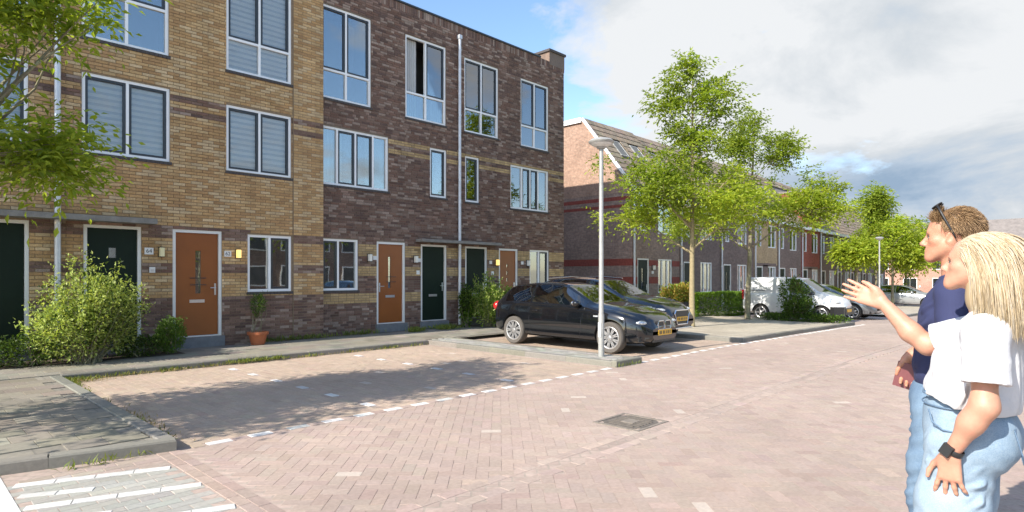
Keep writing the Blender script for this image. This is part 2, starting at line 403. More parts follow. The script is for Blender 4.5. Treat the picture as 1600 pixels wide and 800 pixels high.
RED1, RED2 = (.345,.245,.215), (.41,.315,.27)
M['road_far'] = paving_mat('street_paving', (.345,.265,.223), (.41,.32,.27), (.32,.265,.22), .2, .1, R(45))
M['pave_far'] = paving_mat('pavement_tiles', (.21,.19,.155), (.26,.235,.19), (.17,.155,.13), .3, .3)
M['pave_sand'] = paving_mat('sandy_pavement_tiles', (.37,.32,.25), (.43,.38,.30), (.27,.24,.19), .3, .3)

# ---------------------------------------------------------------- the setting: ground
road = sheet('road', -60, 260, -60, 160, -.003, M['road_far'], 6.)
# near part of the road in real bricks
ZN = 17.0
def near(xy, zmax=ZN, zz=0.):
    px, py, d = project(np.c_[xy, np.full(len(xy), zz)])
    return (d > 2.5) & (d < zmax) & (px > -60) & (px < 1660) & (py < 860)
L_, W_ = .2, .1
def herring(x0, x1, y0, y1, ang):
    r = int(max(x1-x0, y1-y0)*1.0/W_) + 20
    a = np.arange(-r, r); X, Y = np.meshgrid(a, a, indexing='ij'); d = (X-Y) % 4
    h = d == 0; v = d == 3
    c = np.concatenate([np.c_[X[h]+1., Y[h]+.5], np.c_[X[v]+.5, Y[v]+1.]])*W_
    an = np.concatenate([np.zeros(h.sum()), np.full(v.sum(), math.pi/2)])
    ca, sa = math.cos(ang), math.sin(ang); c = np.c_[c[:,0]*ca-c[:,1]*sa, c[:,0]*sa+c[:,1]*ca] + ((x0+x1)/2, (y0+y1)/2)
    k = (c[:,0] > x0) & (c[:,0] < x1) & (c[:,1] > y0) & (c[:,1] < y1)
    return c[k], an[k] + ang
def road_cols(n, base=(.378,.292,.246)):
    c = jitter(base, n, .032, .012); pick = rng.random(n)
    c[pick < .06] *= (.93,.91,.92); c[(pick > .10) & (pick < .16)] *= (1.08,1.08,1.07)
    c[pick > .997] = (.48,.41,.35)
    return np.clip(c, .02, .8)
c, a = herring(1.86, 21, -2.0, 5.865, R(45))
k = near(c) & ~((c[:,1] > 3.05) & (c[:,1] < 3.37)) & ~((c[:,0] > 5.24) & (c[:,0] < 5.86) & (c[:,1] > 3.28) & (c[:,1] < 3.87))
c, a = c[k], a[k]
flat_pieces('brick', c, (L_/2-.0009, W_/2-.0009), a, 0., .05, road_cols(len(c)), road, PAV, e=.0009)
def courses_x(x0, x1, y0, rows, L=.2, Wd=.1, bond=.5):
    out = []
    for r_ in range(rows):
        xs = np.arange(x0 - (L*bond if r_ % 2 else 0), x1, L); out.append(np.c_[xs + L/2, np.full(len(xs), y0 + (r_+.5)*Wd)])
    return np.concatenate(out)
def courses_y(x0, cols, y0, y1, L=.2, Wd=.1, bond=.5):
    c = courses_x(y0, y1, x0, cols, L, Wd, bond); return c[:, ::-1]
# the shallow gutter along the road: three flush courses
g3 = courses_x(1.9, 19, 3.06, 3, .21, .103); g3 = g3[near(g3)]
flat_pieces('gutter_brick', g3, (.103, .0495), 0., np.where(np.abs(g3[:,1]-3.21) < .04, -.004, 0.), .05, jitter((.40,.312,.265), len(g3), .04, .015), road, PAV, 120)
# the dashed line: every other brick is white
xs = np.arange(2.10, 24, .39); ln = np.c_[xs + .11, np.full(len(xs), 5.92)]
for p in ln[:58]: pass
flat_pieces('white_brick', ln, (.107, .052), 0., .004, .05, jitter((.62,.61,.58), len(ln), .09, .01), road, PAV)
fl = np.c_[xs + .305, np.full(len(xs), 5.92)]; fl = fl[near(fl)]
flat_pieces('brick', fl, (.081, .052), 0., .003, .05, road_cols(len(fl)), road, PAV, 40)
# parking bays
def bay(x0, x1, y0, y1):
    c = courses_y(x0, int((x1-x0)/.1), y0, y1); return c[near(c)]
wm = np.array([(x, y) for x in (4.1, 6.5) for y in (6.35, 7.2, 8.0, 8.8, 9.62, 10.4)])
bb = np.concatenate([bay(1.87, 8.66, 5.98, 10.93), bay(9.5, 14.2, 5.98, 11.28)])
kk = np.ones(len(bb), bool)
for w in wm: kk &= ~((np.abs(bb[:,0]-w[0]) < .056) & (np.abs(bb[:,1]-w[1]) < .16))
bb = bb[kk]
bc = road_cols(len(bb), (.395,.305,.236))
flat_pieces('brick', bb, (.0988, .0488), math.pi/2, 0., .05, bc, road, PAV, 120, e=.0009)
flat_pieces('white_brick', wm, (.10, .05), math.pi/2, .004, .05, jitter((.58,.57,.55), len(wm), .09, .01), road, PAV)
# crossing strip at the lower left: grey tiles with white bars, brick border
cb = courses_y(1.68, 2, -1.5, 5.9, .21, .092); cb = cb[near(cb, 20)]
flat_pieces('border_brick', cb, (.1025, .044), math.pi/2, .001, .05, jitter((.36,.275,.23), len(cb), .05, .02), road, PAV, 60)
gt = courses_x(.62, 1.66, -1.0, 72, .21, .0955); gt = gt[(gt[:,0] > .66) & (gt[:,0] < 1.66) & (gt[:,1] < 6.2 - .24*(gt[:,0]-.6))]; gt = gt[near(gt, 20)]
gcol = jitter((.35,.335,.30), len(gt), .05, .015); up_ = gt[:,1] > 5.83 - .37*(gt[:,0]-.68); gcol[up_] = jitter((.345,.275,.235), int(up_.sum()), .08, .03)
flat_pieces('grey_paver', gt, (.1025, .0455), 0., 0., .05, gcol, road, PAV, 150)
bars = []
for (xa, ya, xb, yb, w) in ((.69,5.77,1.64,5.41,.055),(.68,5.47,1.09,5.27,.05),(.67,5.16,1.67,4.81,.055),(.67,4.83,1.06,4.66,.05),(.67,4.54,1.67,4.19,.055),(.67,4.2,1.06,4.05,.05)):
    n = max(2, int(round(math.hypot(xb-xa, yb-ya)/.25)))
    for i in range(n): bars.append((xa+(xb-xa)*(i+.5)/n, ya+(yb-ya)*(i+.5)/n, math.hypot(xb-xa,yb-ya)/n/2-.003, w/1.0, math.atan2(yb-ya, xb-xa)))
bars = np.array(bars)
flat_pieces('white_bar_tile', bars[:,:2], bars[:,2:4]*(1,.8), bars[:,4], .004, .05, jitter((.60,.59,.56), len(bars), .07, .01), road, PAV)
wb = np.array([(x, y) for x in np.arange(.5, -1.2, -.305) for y in np.arange(2.4, 6.1, .305) if y < 6.12 - .24*(x-.66)])
flat_pieces('white_tile', wb, (.150,.150), 0., .003, .05, jitter((.60,.585,.54), len(wb), .06, .02), road, PAV)
# manhole cover, inlet frame
mh = thing('manhole_cover', 'square cast iron cover set in the brick road', 'manhole cover', (5.55, 3.58, 0))
b = MB(); b.box(5.25,5.85,3.29,3.33,-.05,.006).box(5.25,5.85,3.82,3.86,-.05,.006).box(5.25,5.29,3.33,3.82,-.05,.006).box(5.81,5.85,3.33,3.82,-.05,.006).build('surround', M['cover_frame'], mh)
b = MB(); b.prism([(5.55+q*.01*a, 3.575+w*.01*c) for q,w,a,c in ((-1,-1,24,17),(-1,-1,17,23.5),(1,-1,17,23.5),(1,-1,24,17),(1,1,24,17),(1,1,17,23.5),(-1,1,17,23.5),(-1,1,24,17))], -.02, .004, 'z')
b.build('lid', M['iron'], mh)
b = MB()
for i in range(-3,4):
    h = .19 if abs(i) < 3 else .15; b.box(5.55+i*.06-.012, 5.55+i*.06+.012, 3.575-h, 3.575+h, .003, .010)
b.build('rib', M['iron'], mh)
b = MB(); b.box(5.47,5.63,3.50,3.65,.004,.012).build('plate', M['cover_frame'], mh)
b = MB(); b.box(5.29,5.81,3.33,3.82,-.05,-.004).build('bed', M['iron'], mh)

# ---- raised pavements (12 cm kerbs)
KH = .095
pav = sheet('pavement', -14, 16.66, 11.0, 13.46, KH-.012, M['pave_far'])
def tiles(x0, x1, y0, y1, s=.3, zmax=ZN):
    n = int(math.ceil((y1-y0)/s)); out = []
    for r_ in range(n):
        xs = np.arange(x0 - (s/2 if r_ % 2 else 0), x1 + s/2, s); out.append(np.c_[xs + s/2, np.full(len(xs), y0 + (r_+.5)*s)])
    c = np.concatenate(out); c = c[(c[:,0]-s/2 > x0-.01) & (c[:,0]+s/2 < x1+.01) & (c[:,1]+s/2 < y1+.02)]
    return c[near(c, zmax, KH)]
def tile_cols(n, base=(.225,.205,.165)):
    c = jitter(base, n, .09, .025); p = rng.random(n); c[p < .07] *= .84; c[p > .96] *= 1.18; return c
t = tiles(-5.0, 16.6, 11.12, 12.95); 
t2 = tiles(4.0, 16.6, 12.94, 13.4)
t = np.concatenate([t, t2])
flat_pieces('tile', t, (.1475,.1475), 0., KH, .04, tile_cols(len(t)), pav, PAV, 200)
sheet('planting_soil', -14, 4.0, 12.35, 13.30, KH+.01, M['soil'])
plat = sheet('parking_head_pavement', -14, 1.73, 6.5, 11.0, KH-.012, M['pave_far'])
b = MB(); b.add([(-14,6.5,KH-.012),(-14,9.6,KH-.012),(-2.6,6.93,KH-.012)], [(0,2,1)])
b = MB(); b.add([(-1.0,6.5,KH-.012),(1.7,6.5,KH-.012),(1.72,6.0,KH-.012),(-.2,6.42,KH-.012)], [(0,3,2,1)]); b.build('wedge_paving', M['pave_far'], plat)
t = tiles(-4.0, 1.72, 5.6, 11.1); t = t[t[:,1] > 6.05 + .16 - .225*(t[:,0]-1.72)]
flat_pieces('tile', t, (.1475,.1475), 0., KH, .04, tile_cols(len(t), (.225,.20,.155)), plat, PAV, 300)
def kerb_run(parent, p, q, wdt=.12, z=KH, n=None, nm='kerb_stone', ht=.22):
    p, q = np.array(p, float), np.array(q, float); Ln = np.linalg.norm(q-p); n = n or max(1, int(round(Ln/1.0)))
    an = math.atan2(*(q-p)[::-1]); cc = np.array([p + (q-p)*(i+.5)/n for i in range(n)])
    flat_pieces(nm, cc, (Ln/n/2-.0012, wdt/2), an, z+.003, ht, jitter((.215,.20,.17), n, .09, .02), parent, PAV, 300, e=.008)
kerb_run(plat, (1.79, 5.98), (1.79, 11.02), .13)
kerb_run(plat, (1.85, 5.96), (-2.6, 6.93), .13)
kerb_run(pav, (1.86, 11.02), (8.66, 11.02), .13)
kerb_run(pav, (9.5, 11.38), (14.2, 11.38), .13)
b = MB(); b.box(9.48,14.22,11.0,11.32,-.2,-.0121); 
isl = sheet('parking_island', 8.68, 9.47, 5.98, 11.0, KH-.012, M['pave_far'])
c = courses_y(8.80, 6, 6.1, 11.0, .205, .0925); c = c[near(c, 20, KH)]
flat_pieces('grey_paver', c, (.100, .0435), math.pi/2, KH, .05, jitter((.30,.29,.26), len(c), .13, .03), isl, PAV, 160)
kerb_run(isl, (8.73, 5.97), (8.73, 11.0), .11); kerb_run(isl, (9.43, 5.97), (9.43, 11.3), .11)
kerb_run(isl, (8.68, 5.93), (9.48, 5.93), .12, KH+.01, 1)
# tree strip beyond the parked cars, walk in front of the terrace
strip = sheet('tree_strip', 14.35, 23.6, 6.25, 11.5, KH-.010, M['pave_sand'])
kerb_run(strip, (14.30, 6.15), (23.7, 6.15), .13); kerb_run(strip, (14.28, 6.1), (14.28, 11.4), .13); kerb_run(strip, (23.65, 6.2), (23.65, 11.0), .13)
sheet('walk', 14.22, 90, 11.44, 13.5, KH-.006, M['pave_far'])
sheet('side_path', 16.66, 21.2, 13.46, 40, KH-.014, M['pave_far'])
far_strip = sheet('far_tree_strip', 31.0, 46.0, 6.25, 11.5, KH-.010, M['pave_sand'])
kerb_run(far_strip, (31.0, 6.15), (46, 6.15), .13)
sheet('opposite_pavement', -30, 90, -7.5, -3.2, KH-.012, M['pave_far'])
# ---------------------------------------------------------------- the two near buildings, brick by brick
DS, DB = 13.30, 13.45
CH = .0625
SANDC = [(.50,.320,.148),(.53,.360,.18),(.46,.280,.122),(.56,.41,.235),(.42,.25,.112)]
BROWN = [(.162,.098,.074),(.192,.118,.088),(.13,.080,.065),(.235,.155,.12),(.175,.097,.070),(.30,.225,.18)]
BAND_S = [(.46,.325,.165),(.42,.29,.14)]
def pick(pal, n, amt=.10):
    p = np.array(pal)[rng.integers(0, len(pal), n)]; return np.clip(p*(1+rng.normal(0, amt, (n,1))), .01, .9)
def brick_face(parent, name_mats, D, x0, x1, z0, z1, openings, palette_fn, wild=False, single=300, soldier=None):
    """courses of stretchers with cut bricks at the openings; D = plane of the wall face"""
    C, H, colr = [], [], []
    nrow = int(round((z1-z0)/CH)); j = .010
    for r_ in range(nrow):
        zc = z0 + (r_+.5)*CH
        if soldier and zc > soldier: continue
        iv = [(x0, x1)]
        for (a, b_, c, d) in openings:
            if c - .012 < zc < d + .012:
                nv = []
                for (s, e) in iv:
                    if b_ <= s or a >= e: nv.append((s, e)); continue
                    if a > s: nv.append((s, a))
                    if b_ < e: nv.append((b_, e))
                iv = nv
        base = x0 - (.11 if r_ % 2 else 0) - (rng.choice((0,.055,.165)) if wild else 0)
        for (s, e) in iv:
            x = base + math.floor((s-base)/.22)*.22
            while x < e:
                ln = .22
                if wild and rng.random() < .22: ln = .11
                a, b_ = max(x, s), min(x+ln, e)
                if b_-a > .03:
                    C.append((( a+b_)/2, D+.016, zc)); H.append(((b_-a)/2 - j/2, CH/2 - .0055)); 
                x += ln
    if soldier:
        for x in np.arange(x0, x1-.03, .0625):
            if not any(a < x+.03 < b_ and c < soldier+.1 < d for (a,b_,c,d) in openings):
                C.append((x+.031, D+.016, soldier+.105)); H.append((.0265, .1))
    C = np.array(C); H = np.array(H); n = len(C)
    colr = palette_fn(C[:,0], C[:,2], n)
    C[:,1] += rng.normal(0, .0012, n)
    U = np.tile((1.,0,0), (n,1)); V = np.tile((0,0,1.), (n,1)); Nn = np.tile((0,-1.,0), (n,1))
    pieces('brick', C, H, U, V, Nn, np.full(n, .016), colr, parent, name_mats, single, .003)
def wall_core(parent, D, x0, x1, z0, z1, openings, m, depth=.14, back=9.0, name='wall'):
    """mortar plane with the openings cut out, their reveals, and the rest of the block behind"""
    b = MB(); y = D + .012
    xs = sorted({x0, x1, *[o[0] for o in openings], *[o[1] for o in openings]}); zs = sorted({z0, z1, *[o[2] for o in openings], *[o[3] for o in openings]})
    xs = [x for x in xs if x0 <= x <= x1]; zs = [z for z in zs if z0 <= z <= z1]
    for a, c in zip(xs[:-1], xs[1:]):
        for d, e in zip(zs[:-1], zs[1:]):
            cx, cz = (a+c)/2, (d+e)/2
            if not any(o[0] < cx < o[1] and o[2] < cz < o[3] for o in openings): b.quad((a,y,d),(c,y,d),(c,y,e),(a,y,e))
    for (a, c, d, e) in openings:
        y2 = D + depth
        b.quad((a,y,d),(a,y2,d),(a,y2,e),(a,y,e)).quad((c,y,d),(c,y,e),(c,y2,e),(c,y2,d)).quad((a,y,e),(a,y2,e),(c,y2,e),(c,y,e)).quad((a,y,d),(c,y,d),(c,y2,d),(a,y2,d))
    yb = D + back
    b.quad((x0,y,z0),(x0,y,z1),(x0,yb,z1),(x0,yb,z0)).quad((x1,y,z0),(x1,yb,z0),(x1,yb,z1),(x1,y,z1)).quad((x0,yb,z0),(x0,yb,z1),(x1,yb,z1),(x1,yb,z0))
    b.quad((x0,y,z1-.12),(x1,y,z1-.12),(x1,yb,z1-.12),(x0,yb,z1-.12))
    return b.build(name, m, parent)
def bars_frame(b, x0, x1, z0, z1, y0, y1, w):
    b.box(x0,x1,y0,y1,z0,z0+w).box(x0,x1,y0,y1,z1-w,z1).box(x0,x0+w,y0,y1,z0+w,z1-w).box(x1-w,x1,y0,y1,z0+w,z1-w)
def window(parent, D, x0, x1, z0, z1, cols=(1,), rows=((1,),), sashes=(), inner='room', blind_frac=1., fw=.055, frame='frame', sill=True, glass=None, room=True, rec=.035, lbl=None, open_cell=None):
    """cols: column widths; rows: per row heights from the top; sashes: (col,row) cells with a dark inner casement"""
    y0, y1 = D+rec, D+rec+.075
    glass = glass or ('glass_clear' if inner == 'pleat' else 'glass')
    b = MB(); bars_frame(b, x0, x1, z0, z1, y0, y1, fw)
    ix0, ix1, iz0, iz1 = x0+fw, x1-fw, z0+fw, z1-fw
    tw = sum(cols); nC = len(cols); mw = .05
    xe = [ix0]; 
    for c in cols: xe.append(xe[-1] + (ix1-ix0)*c/tw)
    hs = rows[0]; th = sum(hs); ze = [iz1]
    for h in hs: ze.append(ze[-1] - (iz1-iz0)*h/th)
    for k in range(1, nC): b.box(xe[k]-mw/2, xe[k]+mw/2, y0+.004, y1-.002, iz0, iz1)
    for k in range(1, len(hs)):
        for c in range(nC):
            b.box(xe[c]+(mw/2 if c else 0), xe[c+1]-(mw/2 if c < nC-1 else 0), y0+.007, y1-.004, ze[k]-mw/2, ze[k]+mw/2)
    w = b.build('window', M[frame], parent)
    if lbl: w['label'] = lbl
    for c in range(nC):
        for r_ in range(len(hs)):
            a0 = xe[c]+(mw/2 if c else 0); a1 = xe[c+1]-(mw/2 if c < nC-1 else 0); c1 = ze[r_]-(mw/2 if r_ else 0); c0 = ze[r_+1]+(mw/2 if r_ < len(hs)-1 else 0)
            yp = y0+.045
            if (c, r_) in sashes:
                if open_cell == (c, r_): continue
                s = MB(); bars_frame(s, a0+.003, a1-.003, c0+.003, c1-.003, y0+.012, y1-.006, .042); s.build('sash', M['sash'], w)
                a0 += .045; a1 -= .045; c0 += .045; c1 -= .045
            g = MB(); g.box(a0, a1, yp, yp+.008, c0, c1); g.build('pane', M[glass], w)
    if inner in ('blind', 'pleat'):
        nb = MB(); yb = y1+.03; zt = iz1; zb = iz1 - (iz1-iz0)*blind_frac; n = max(2, int((zt-zb)/.11)); dz = (zt-zb)/n
        for k in range(n):
            za, zc, zd = zb+k*dz, zb+(k+.5)*dz, zb+(k+1)*dz
            nb.quad((ix0+.01,yb,za),(ix1-.01,yb,za),(ix1-.01,yb-.022,zc),(ix0+.01,yb-.022,zc)).quad((ix0+.01,yb-.022,zc),(ix1-.01,yb-.022,zc),(ix1-.01,yb,zd),(ix0+.01,yb,zd),1)
        nb.build('blind', [M['blind'], M['blind_band']], w)
    elif inner == 'flat':
        nb = MB(); nb.box(ix0+.01, ix1-.01, y1+.05, y1+.054, iz1-(iz1-iz0)*blind_frac, iz1); nb.build('blind', M['blind'], w)
    elif inner == 'curtain':
        for s_, (a, c) in enumerate(((ix0, ix0+(ix1-ix0)*.33), (ix1-(ix1-ix0)*.30, ix1))):
            nb = MB(); n = 18
            for k in range(n):
                xa, xb = a+(c-a)*k/n, a+(c-a)*(k+1)/n; ya, yb2 = y1+.07+.02*math.sin(k*1.9), y1+.07+.02*math.sin((k+1)*1.9)
                nb.quad((xa,ya,iz0),(xb,yb2,iz0),(xb,yb2,iz1),(xa,ya,iz1))
            nb.build('curtain', M['curtain'], w)
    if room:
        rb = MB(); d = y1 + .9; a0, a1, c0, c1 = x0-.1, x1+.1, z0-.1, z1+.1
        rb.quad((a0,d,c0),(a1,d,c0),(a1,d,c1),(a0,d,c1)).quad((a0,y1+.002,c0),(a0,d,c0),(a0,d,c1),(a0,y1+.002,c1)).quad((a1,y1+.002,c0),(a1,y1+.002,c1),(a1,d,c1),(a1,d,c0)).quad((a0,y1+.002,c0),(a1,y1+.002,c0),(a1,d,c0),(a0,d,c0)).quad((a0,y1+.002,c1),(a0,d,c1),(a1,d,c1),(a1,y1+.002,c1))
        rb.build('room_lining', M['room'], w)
    if sill:
        sb = MB(); n = int((x1-x0+.06)/.075)
        for k in range(n): 
            a = x0-.03+(x1-x0+.06)*k/n; sb.box(a+.003, a+(x1-x0+.06)/n-.003, D-.022, D+rec+.02, z0-.062, z0-.004)
        o = sb.build('sill', M['sill'], w)
    return w
def door(parent, D, x0, x1, z0, z1, colour, style, handle='right', frame='door_frame', fw=.058, step=True, lbl=None):
    b = MB(); y0, y1 = D+.02, D+.10
    b.box(x0,x1,y0,y1,z1-fw,z1).box(x0,x0+fw,y0,y1,z0,z1-fw).box(x1-fw,x1,y0,y1,z0,z1-fw).box(x0+fw,x1-fw,y0+.01,y1,z0-.005,z0+.025)
    d = b.build('door', M[frame], parent)
    if lbl: d['label'] = lbl
    a0, a1, c0, c1 = x0+fw+.004, x1-fw-.004, z0+.03, z1-fw-.004; cx = (a0+a1)/2; W_d = a1-a0; Hd = c1-c0
    yl = D+.062
    slit = None
    if style == 'slit': slit = (cx-.03, cx+.075-.0, c0+Hd*.41, c0+Hd*.83)
    if style == 'slit2': slit = (cx-.055, cx+.025, c0+Hd*.44, c0+Hd*.84)
    if style == 'peep': slit = (cx-.06, cx+.06, c0+Hd*.74, c0+Hd*.83)
    lf = MB()
    holes = [slit] if slit else []
    if style == 'three':
        holes = [(cx-.035, cx+.035, c0+Hd*f, c0+Hd*f+.11) for f in (.52,.63,.74)]
    xs = sorted({a0,a1,*[h for q in holes for h in q[:2]]}); zs = sorted({c0,c1,*[h for q in holes for h in q[2:]]})
    for p, q in zip(xs[:-1], xs[1:]):
        for r_, s_ in zip(zs[:-1], zs[1:]):
            if any(h[0] < (p+q)/2 < h[1] and h[2] < (r_+s_)/2 < h[3] for h in holes): continue
            lf.quad((p,yl,r_),(q,yl,r_),(q,yl,s_),(p,yl,s_))
    for h in holes:
        lf.quad((h[0],yl,h[2]),(h[0],yl,h[3]),(h[0],yl+.04,h[3]),(h[0],yl+.04,h[2])).quad((h[1],yl,h[2]),(h[1],yl+.04,h[2]),(h[1],yl+.04,h[3]),(h[1],yl,h[3])).quad((h[0],yl,h[2]),(h[0],yl+.04,h[2]),(h[1],yl+.04,h[2]),(h[1],yl,h[2]))
    lf.quad((a0,yl+.05,c0),(a1,yl+.05,c0),(a1,yl+.05,c1),(a0,yl+.05,c1))
    lf.build('leaf', M[colour], d)
    for h in holes:
        g = MB(); g.box(h[0],h[1],yl+.02,yl+.026,h[2],h[3]); g.build('pane', M['glass'], d)
        rm = MB(); rm.quad((h[0]-.0,yl+.045,h[2]),(h[1],yl+.045,h[2]),(h[1],yl+.045,h[3]),(h[0],yl+.045,h[3])); rm.build('dark_backing', M['room'], d)
    if style in ('slit','slit2') and slit:
        for zf in (slit[2]+(slit[3]-slit[2])*.36, slit[2]+(slit[3]-slit[2])*.20):
            br = MB(); br.tube([(cx-.14,yl-.03,zf),(cx+.17,yl-.03,zf)], .008, 6); br.tube([(cx-.12,yl,zf),(cx-.12,yl-.03,zf)],.005,5); br.tube([(cx+.15,yl,zf),(cx+.15,yl-.03,zf)],.005,5); br.build('cross_bar', M['sash'], d)
    lb = MB(); zl = c0+Hd*.335; lb.box(cx-.145,cx+.145,yl-.012,yl-.001,zl-.032,zl+.032); lb.box(cx-.12,cx+.12,yl-.016,yl-.0125,zl-.014,zl+.014); lb.build('letter_slot', M['steel'], d)
    hx = a1-.055 if handle == 'right' else a0+.055; zh = c0+Hd*.45
    hb = MB(); hb.box(hx-.018,hx+.018,yl-.010,yl-.001,zh-.12,zh+.12); hb.tube([(hx,yl-.01,zh+.03),(hx,yl-.055,zh+.03),(hx+(-.11 if handle=='right' else .11),yl-.055,zh+.03)], .010, 7); hb.build('handle', M['steel'], d)
    if step:
        st = MB(); st.box(x0-.04,x1+.04,D-.06,D+.12,KH,z0-.006); st.build('doorstep', M['bluestone'], d)
    return d
def wall_lamp(parent, D, x, z, lit=None, wdt=.085, h=.20):
    b = MB(); b.box(x-wdt/2,x+wdt/2,D-.03,D+.02,z-h/2,z+h/2); b.box(x-wdt/2,x+wdt/2,D-.12,D-.03,z+h/2-.012,z+h/2); b.box(x-wdt/2,x+wdt/2,D-.12,D-.03,z-h/2,z-h/2+.012)
    o = b.build('wall_lamp', M['black_plastic'], parent)
    s = MB(); s.box(x-wdt/2+.004,x+wdt/2-.004,D-.116,D-.031,z-h/2+.013,z+h/2-.013); s.build('shade', lit or M['lamp_glass'], o)
FONT = None
def text_obj(name, s, x, y, z, size, m, parent, rot=(R(90),0,0), ext=.001):
    cu = bpy.data.curves.new(name, 'FONT'); cu.body = s; cu.size = size; cu.align_x = 'CENTER'; cu.align_y = 'CENTER'; cu.extrude = ext
    t = bpy.data.objects.new(name, cu); COL.objects.link(t)
    dg = bpy.context.evaluated_depsgraph_get(); me = bpy.data.meshes.new_from_object(t.evaluated_get(dg)); bpy.data.objects.remove(t)
    o = obj(name, me, m, parent); o.location = np.array((x,y,z)) - wloc(parent); o.rotation_euler = rot; return o
def number_plate(parent, D, x, z, s=None, wdt=.15, h=.12):
    b = MB(); b.box(x-wdt/2,x+wdt/2,D-.008,D+.015,z-h/2,z+h/2); o = b.build('number_plate', M['white_plastic'], parent)
    if s: text_obj('numeral', s, x, D-.0095, z, .105, M['ink'], o)
    return o
def bell_plate(parent, D, x, z):
    b = MB(); b.box(x-.05,x+.05,D-.02,D+.015,z-.055,z+.055); o = b.build('bell_plate', M['white_plastic'], parent)
    c = MB(); c.box(x-.03,x+.03,D-.0235,D-.0205,z-.035,z+.01); c.build('bell_cover', M['steel'], o)
def downpipe(parent, D, x, z0, z1, r=.042, cap=True):
    b = MB(); y = D-.065; b.tube([(x,y,z0),(x,y,z1)], r, 12)
    o = b.build('downpipe', M['zinc'], parent, smooth=True, sharp=40)
    for zc in np.arange(z0+.4, z1, 1.9):
        k = MB(); k.lathe([(r+.001,-.02),(r+.006,-.02),(r+.006,.02),(r+.001,.02)], (x,y,zc), 12); k.box(x-.012,x+.012,y+r,D+.02,zc-.012,zc+.012); k.build('bracket', M['steel'], o)
    if cap:
        k = MB(); k.box(x-.055,x+.055,y-.055,y+.06,z1-.02,z1+.09); k.build('hopper', M['zinc'], o)

# ----- sand brick building
hs = thing('terraced_building', 'long sand coloured brick building with dark bands, nearest the camera', 'building', (4.0, DS, 0))
XS1 = 7.35; ZS = 10.4
WS = dict(
 a=(-.10,1.79,3.87,5.30), b=(2.56,4.02,3.83,5.29), c=(5.11,6.555,3.80,5.21),
 d=(-.10,1.79,6.0,8.2), e=(2.555,4.0,5.935,8.2), f=(5.11,6.56,5.945,8.2), g=(5.56,6.56,1.215,2.47))
DRS = dict(a=(-.10,1.80,.30,2.52), b=(2.585,3.515,.32,2.51), c=(4.07,5.015,.31,2.50))
op_s = list(WS.values()) + list(DRS.values())
def pal_sand(x, z, n):
    c = pick(SANDC, n, .07)
    band = ((z > 5.085) & (z < 5.195)) | ((z > 4.80) & (z < 4.925)) | ((z > 2.31) & (z < 2.575) & (x < 5.6)) | ((z > 2.31) & (z < 2.50) & (x >= 5.6)) | ((z > 1.60) & (z < 1.84)) | (z < 1.15)
    k = int(band.sum()); c[band] = pick(BROWN, k, .10)*1.05
    return c
wall_core(hs, DS, -1.2, XS1, 0, ZS, op_s, M['mortar_sand'])
brick_face(hs, (M['brick_many'], M['brick_one']), DS, -1.2, 6.585, .0, ZS, op_s, pal_sand)
brick_face(hs, (M['brick_many'], M['brick_one']), DS-.012, 6.60, XS1, .0, ZS, [], pal_sand, single=0)
b = MB(); b.box(6.592, XS1, DS-.004, DS+.011, 0, ZS); b.build('corner_pier', M['mortar_sand'], hs)
b = MB(); b.box(-1.3,XS1+.02,DS-.04,DS+.4,ZS,ZS+.06); b.build('coping', M['zinc'], hs)
window(hs, DS, *WS['a'], (1,1), sashes=((0,0),(1,0)), inner='pleat')
window(hs, DS, *WS['b'], (1,1), sashes=((0,0),(1,0)), inner='pleat', lbl='first floor window with drawn grey blinds, beside the downpipe')
window(hs, DS, *WS['c'], (1,1), sashes=((0,0),(1,0)), inner='pleat')
window(hs, DS, *WS['d'], (1,1), ((2.3,1),), sashes=((1,0),), inner='room')
window(hs, DS, *WS['e'], (1,1), ((1.6,1),), sashes=((0,0),(1,0)), inner='room', lbl='second floor window reflecting blue sky')
window(hs, DS, *WS['f'], (1,1), ((2.3,1),), sashes=((0,0),(1,0)), inner='pleat')
window(hs, DS, *WS['g'], (1,1), sashes=((1,0),), inner='room', glass='glass', lbl='ground floor window reflecting green trees')
door(hs, DS, *DRS['a'], 'green', 'none', 'left', lbl='wide dark green door at the left edge')
door(hs, DS, *DRS['b'], 'green', 'peep', 'left', lbl='dark green door with a small square pane, behind the tall shrub')
door(hs, DS, *DRS['c'], 'orange', 'slit', 'right', lbl='orange door with a narrow glass slit and letter slot')
b = MB(); b.box(-.6,3.70,DS-.34,DS+.01,2.555,2.655); b.build('canopy', M['canopy'], hs)
downpipe(hs, DS, 2.19, .2, 9.9, .05)
wall_lamp(hs, DS, 3.85, 2.03, M['lamp_glass']); number_plate(hs, DS, 3.645, 2.045, '64', .155, .13); bell_plate(hs, DS, 3.70, 1.68)
wall_lamp(hs, DS, 5.335, 2.035, M['lamp_lit']); number_plate(hs, DS, 5.135, 2.03, '62', .145, .12)

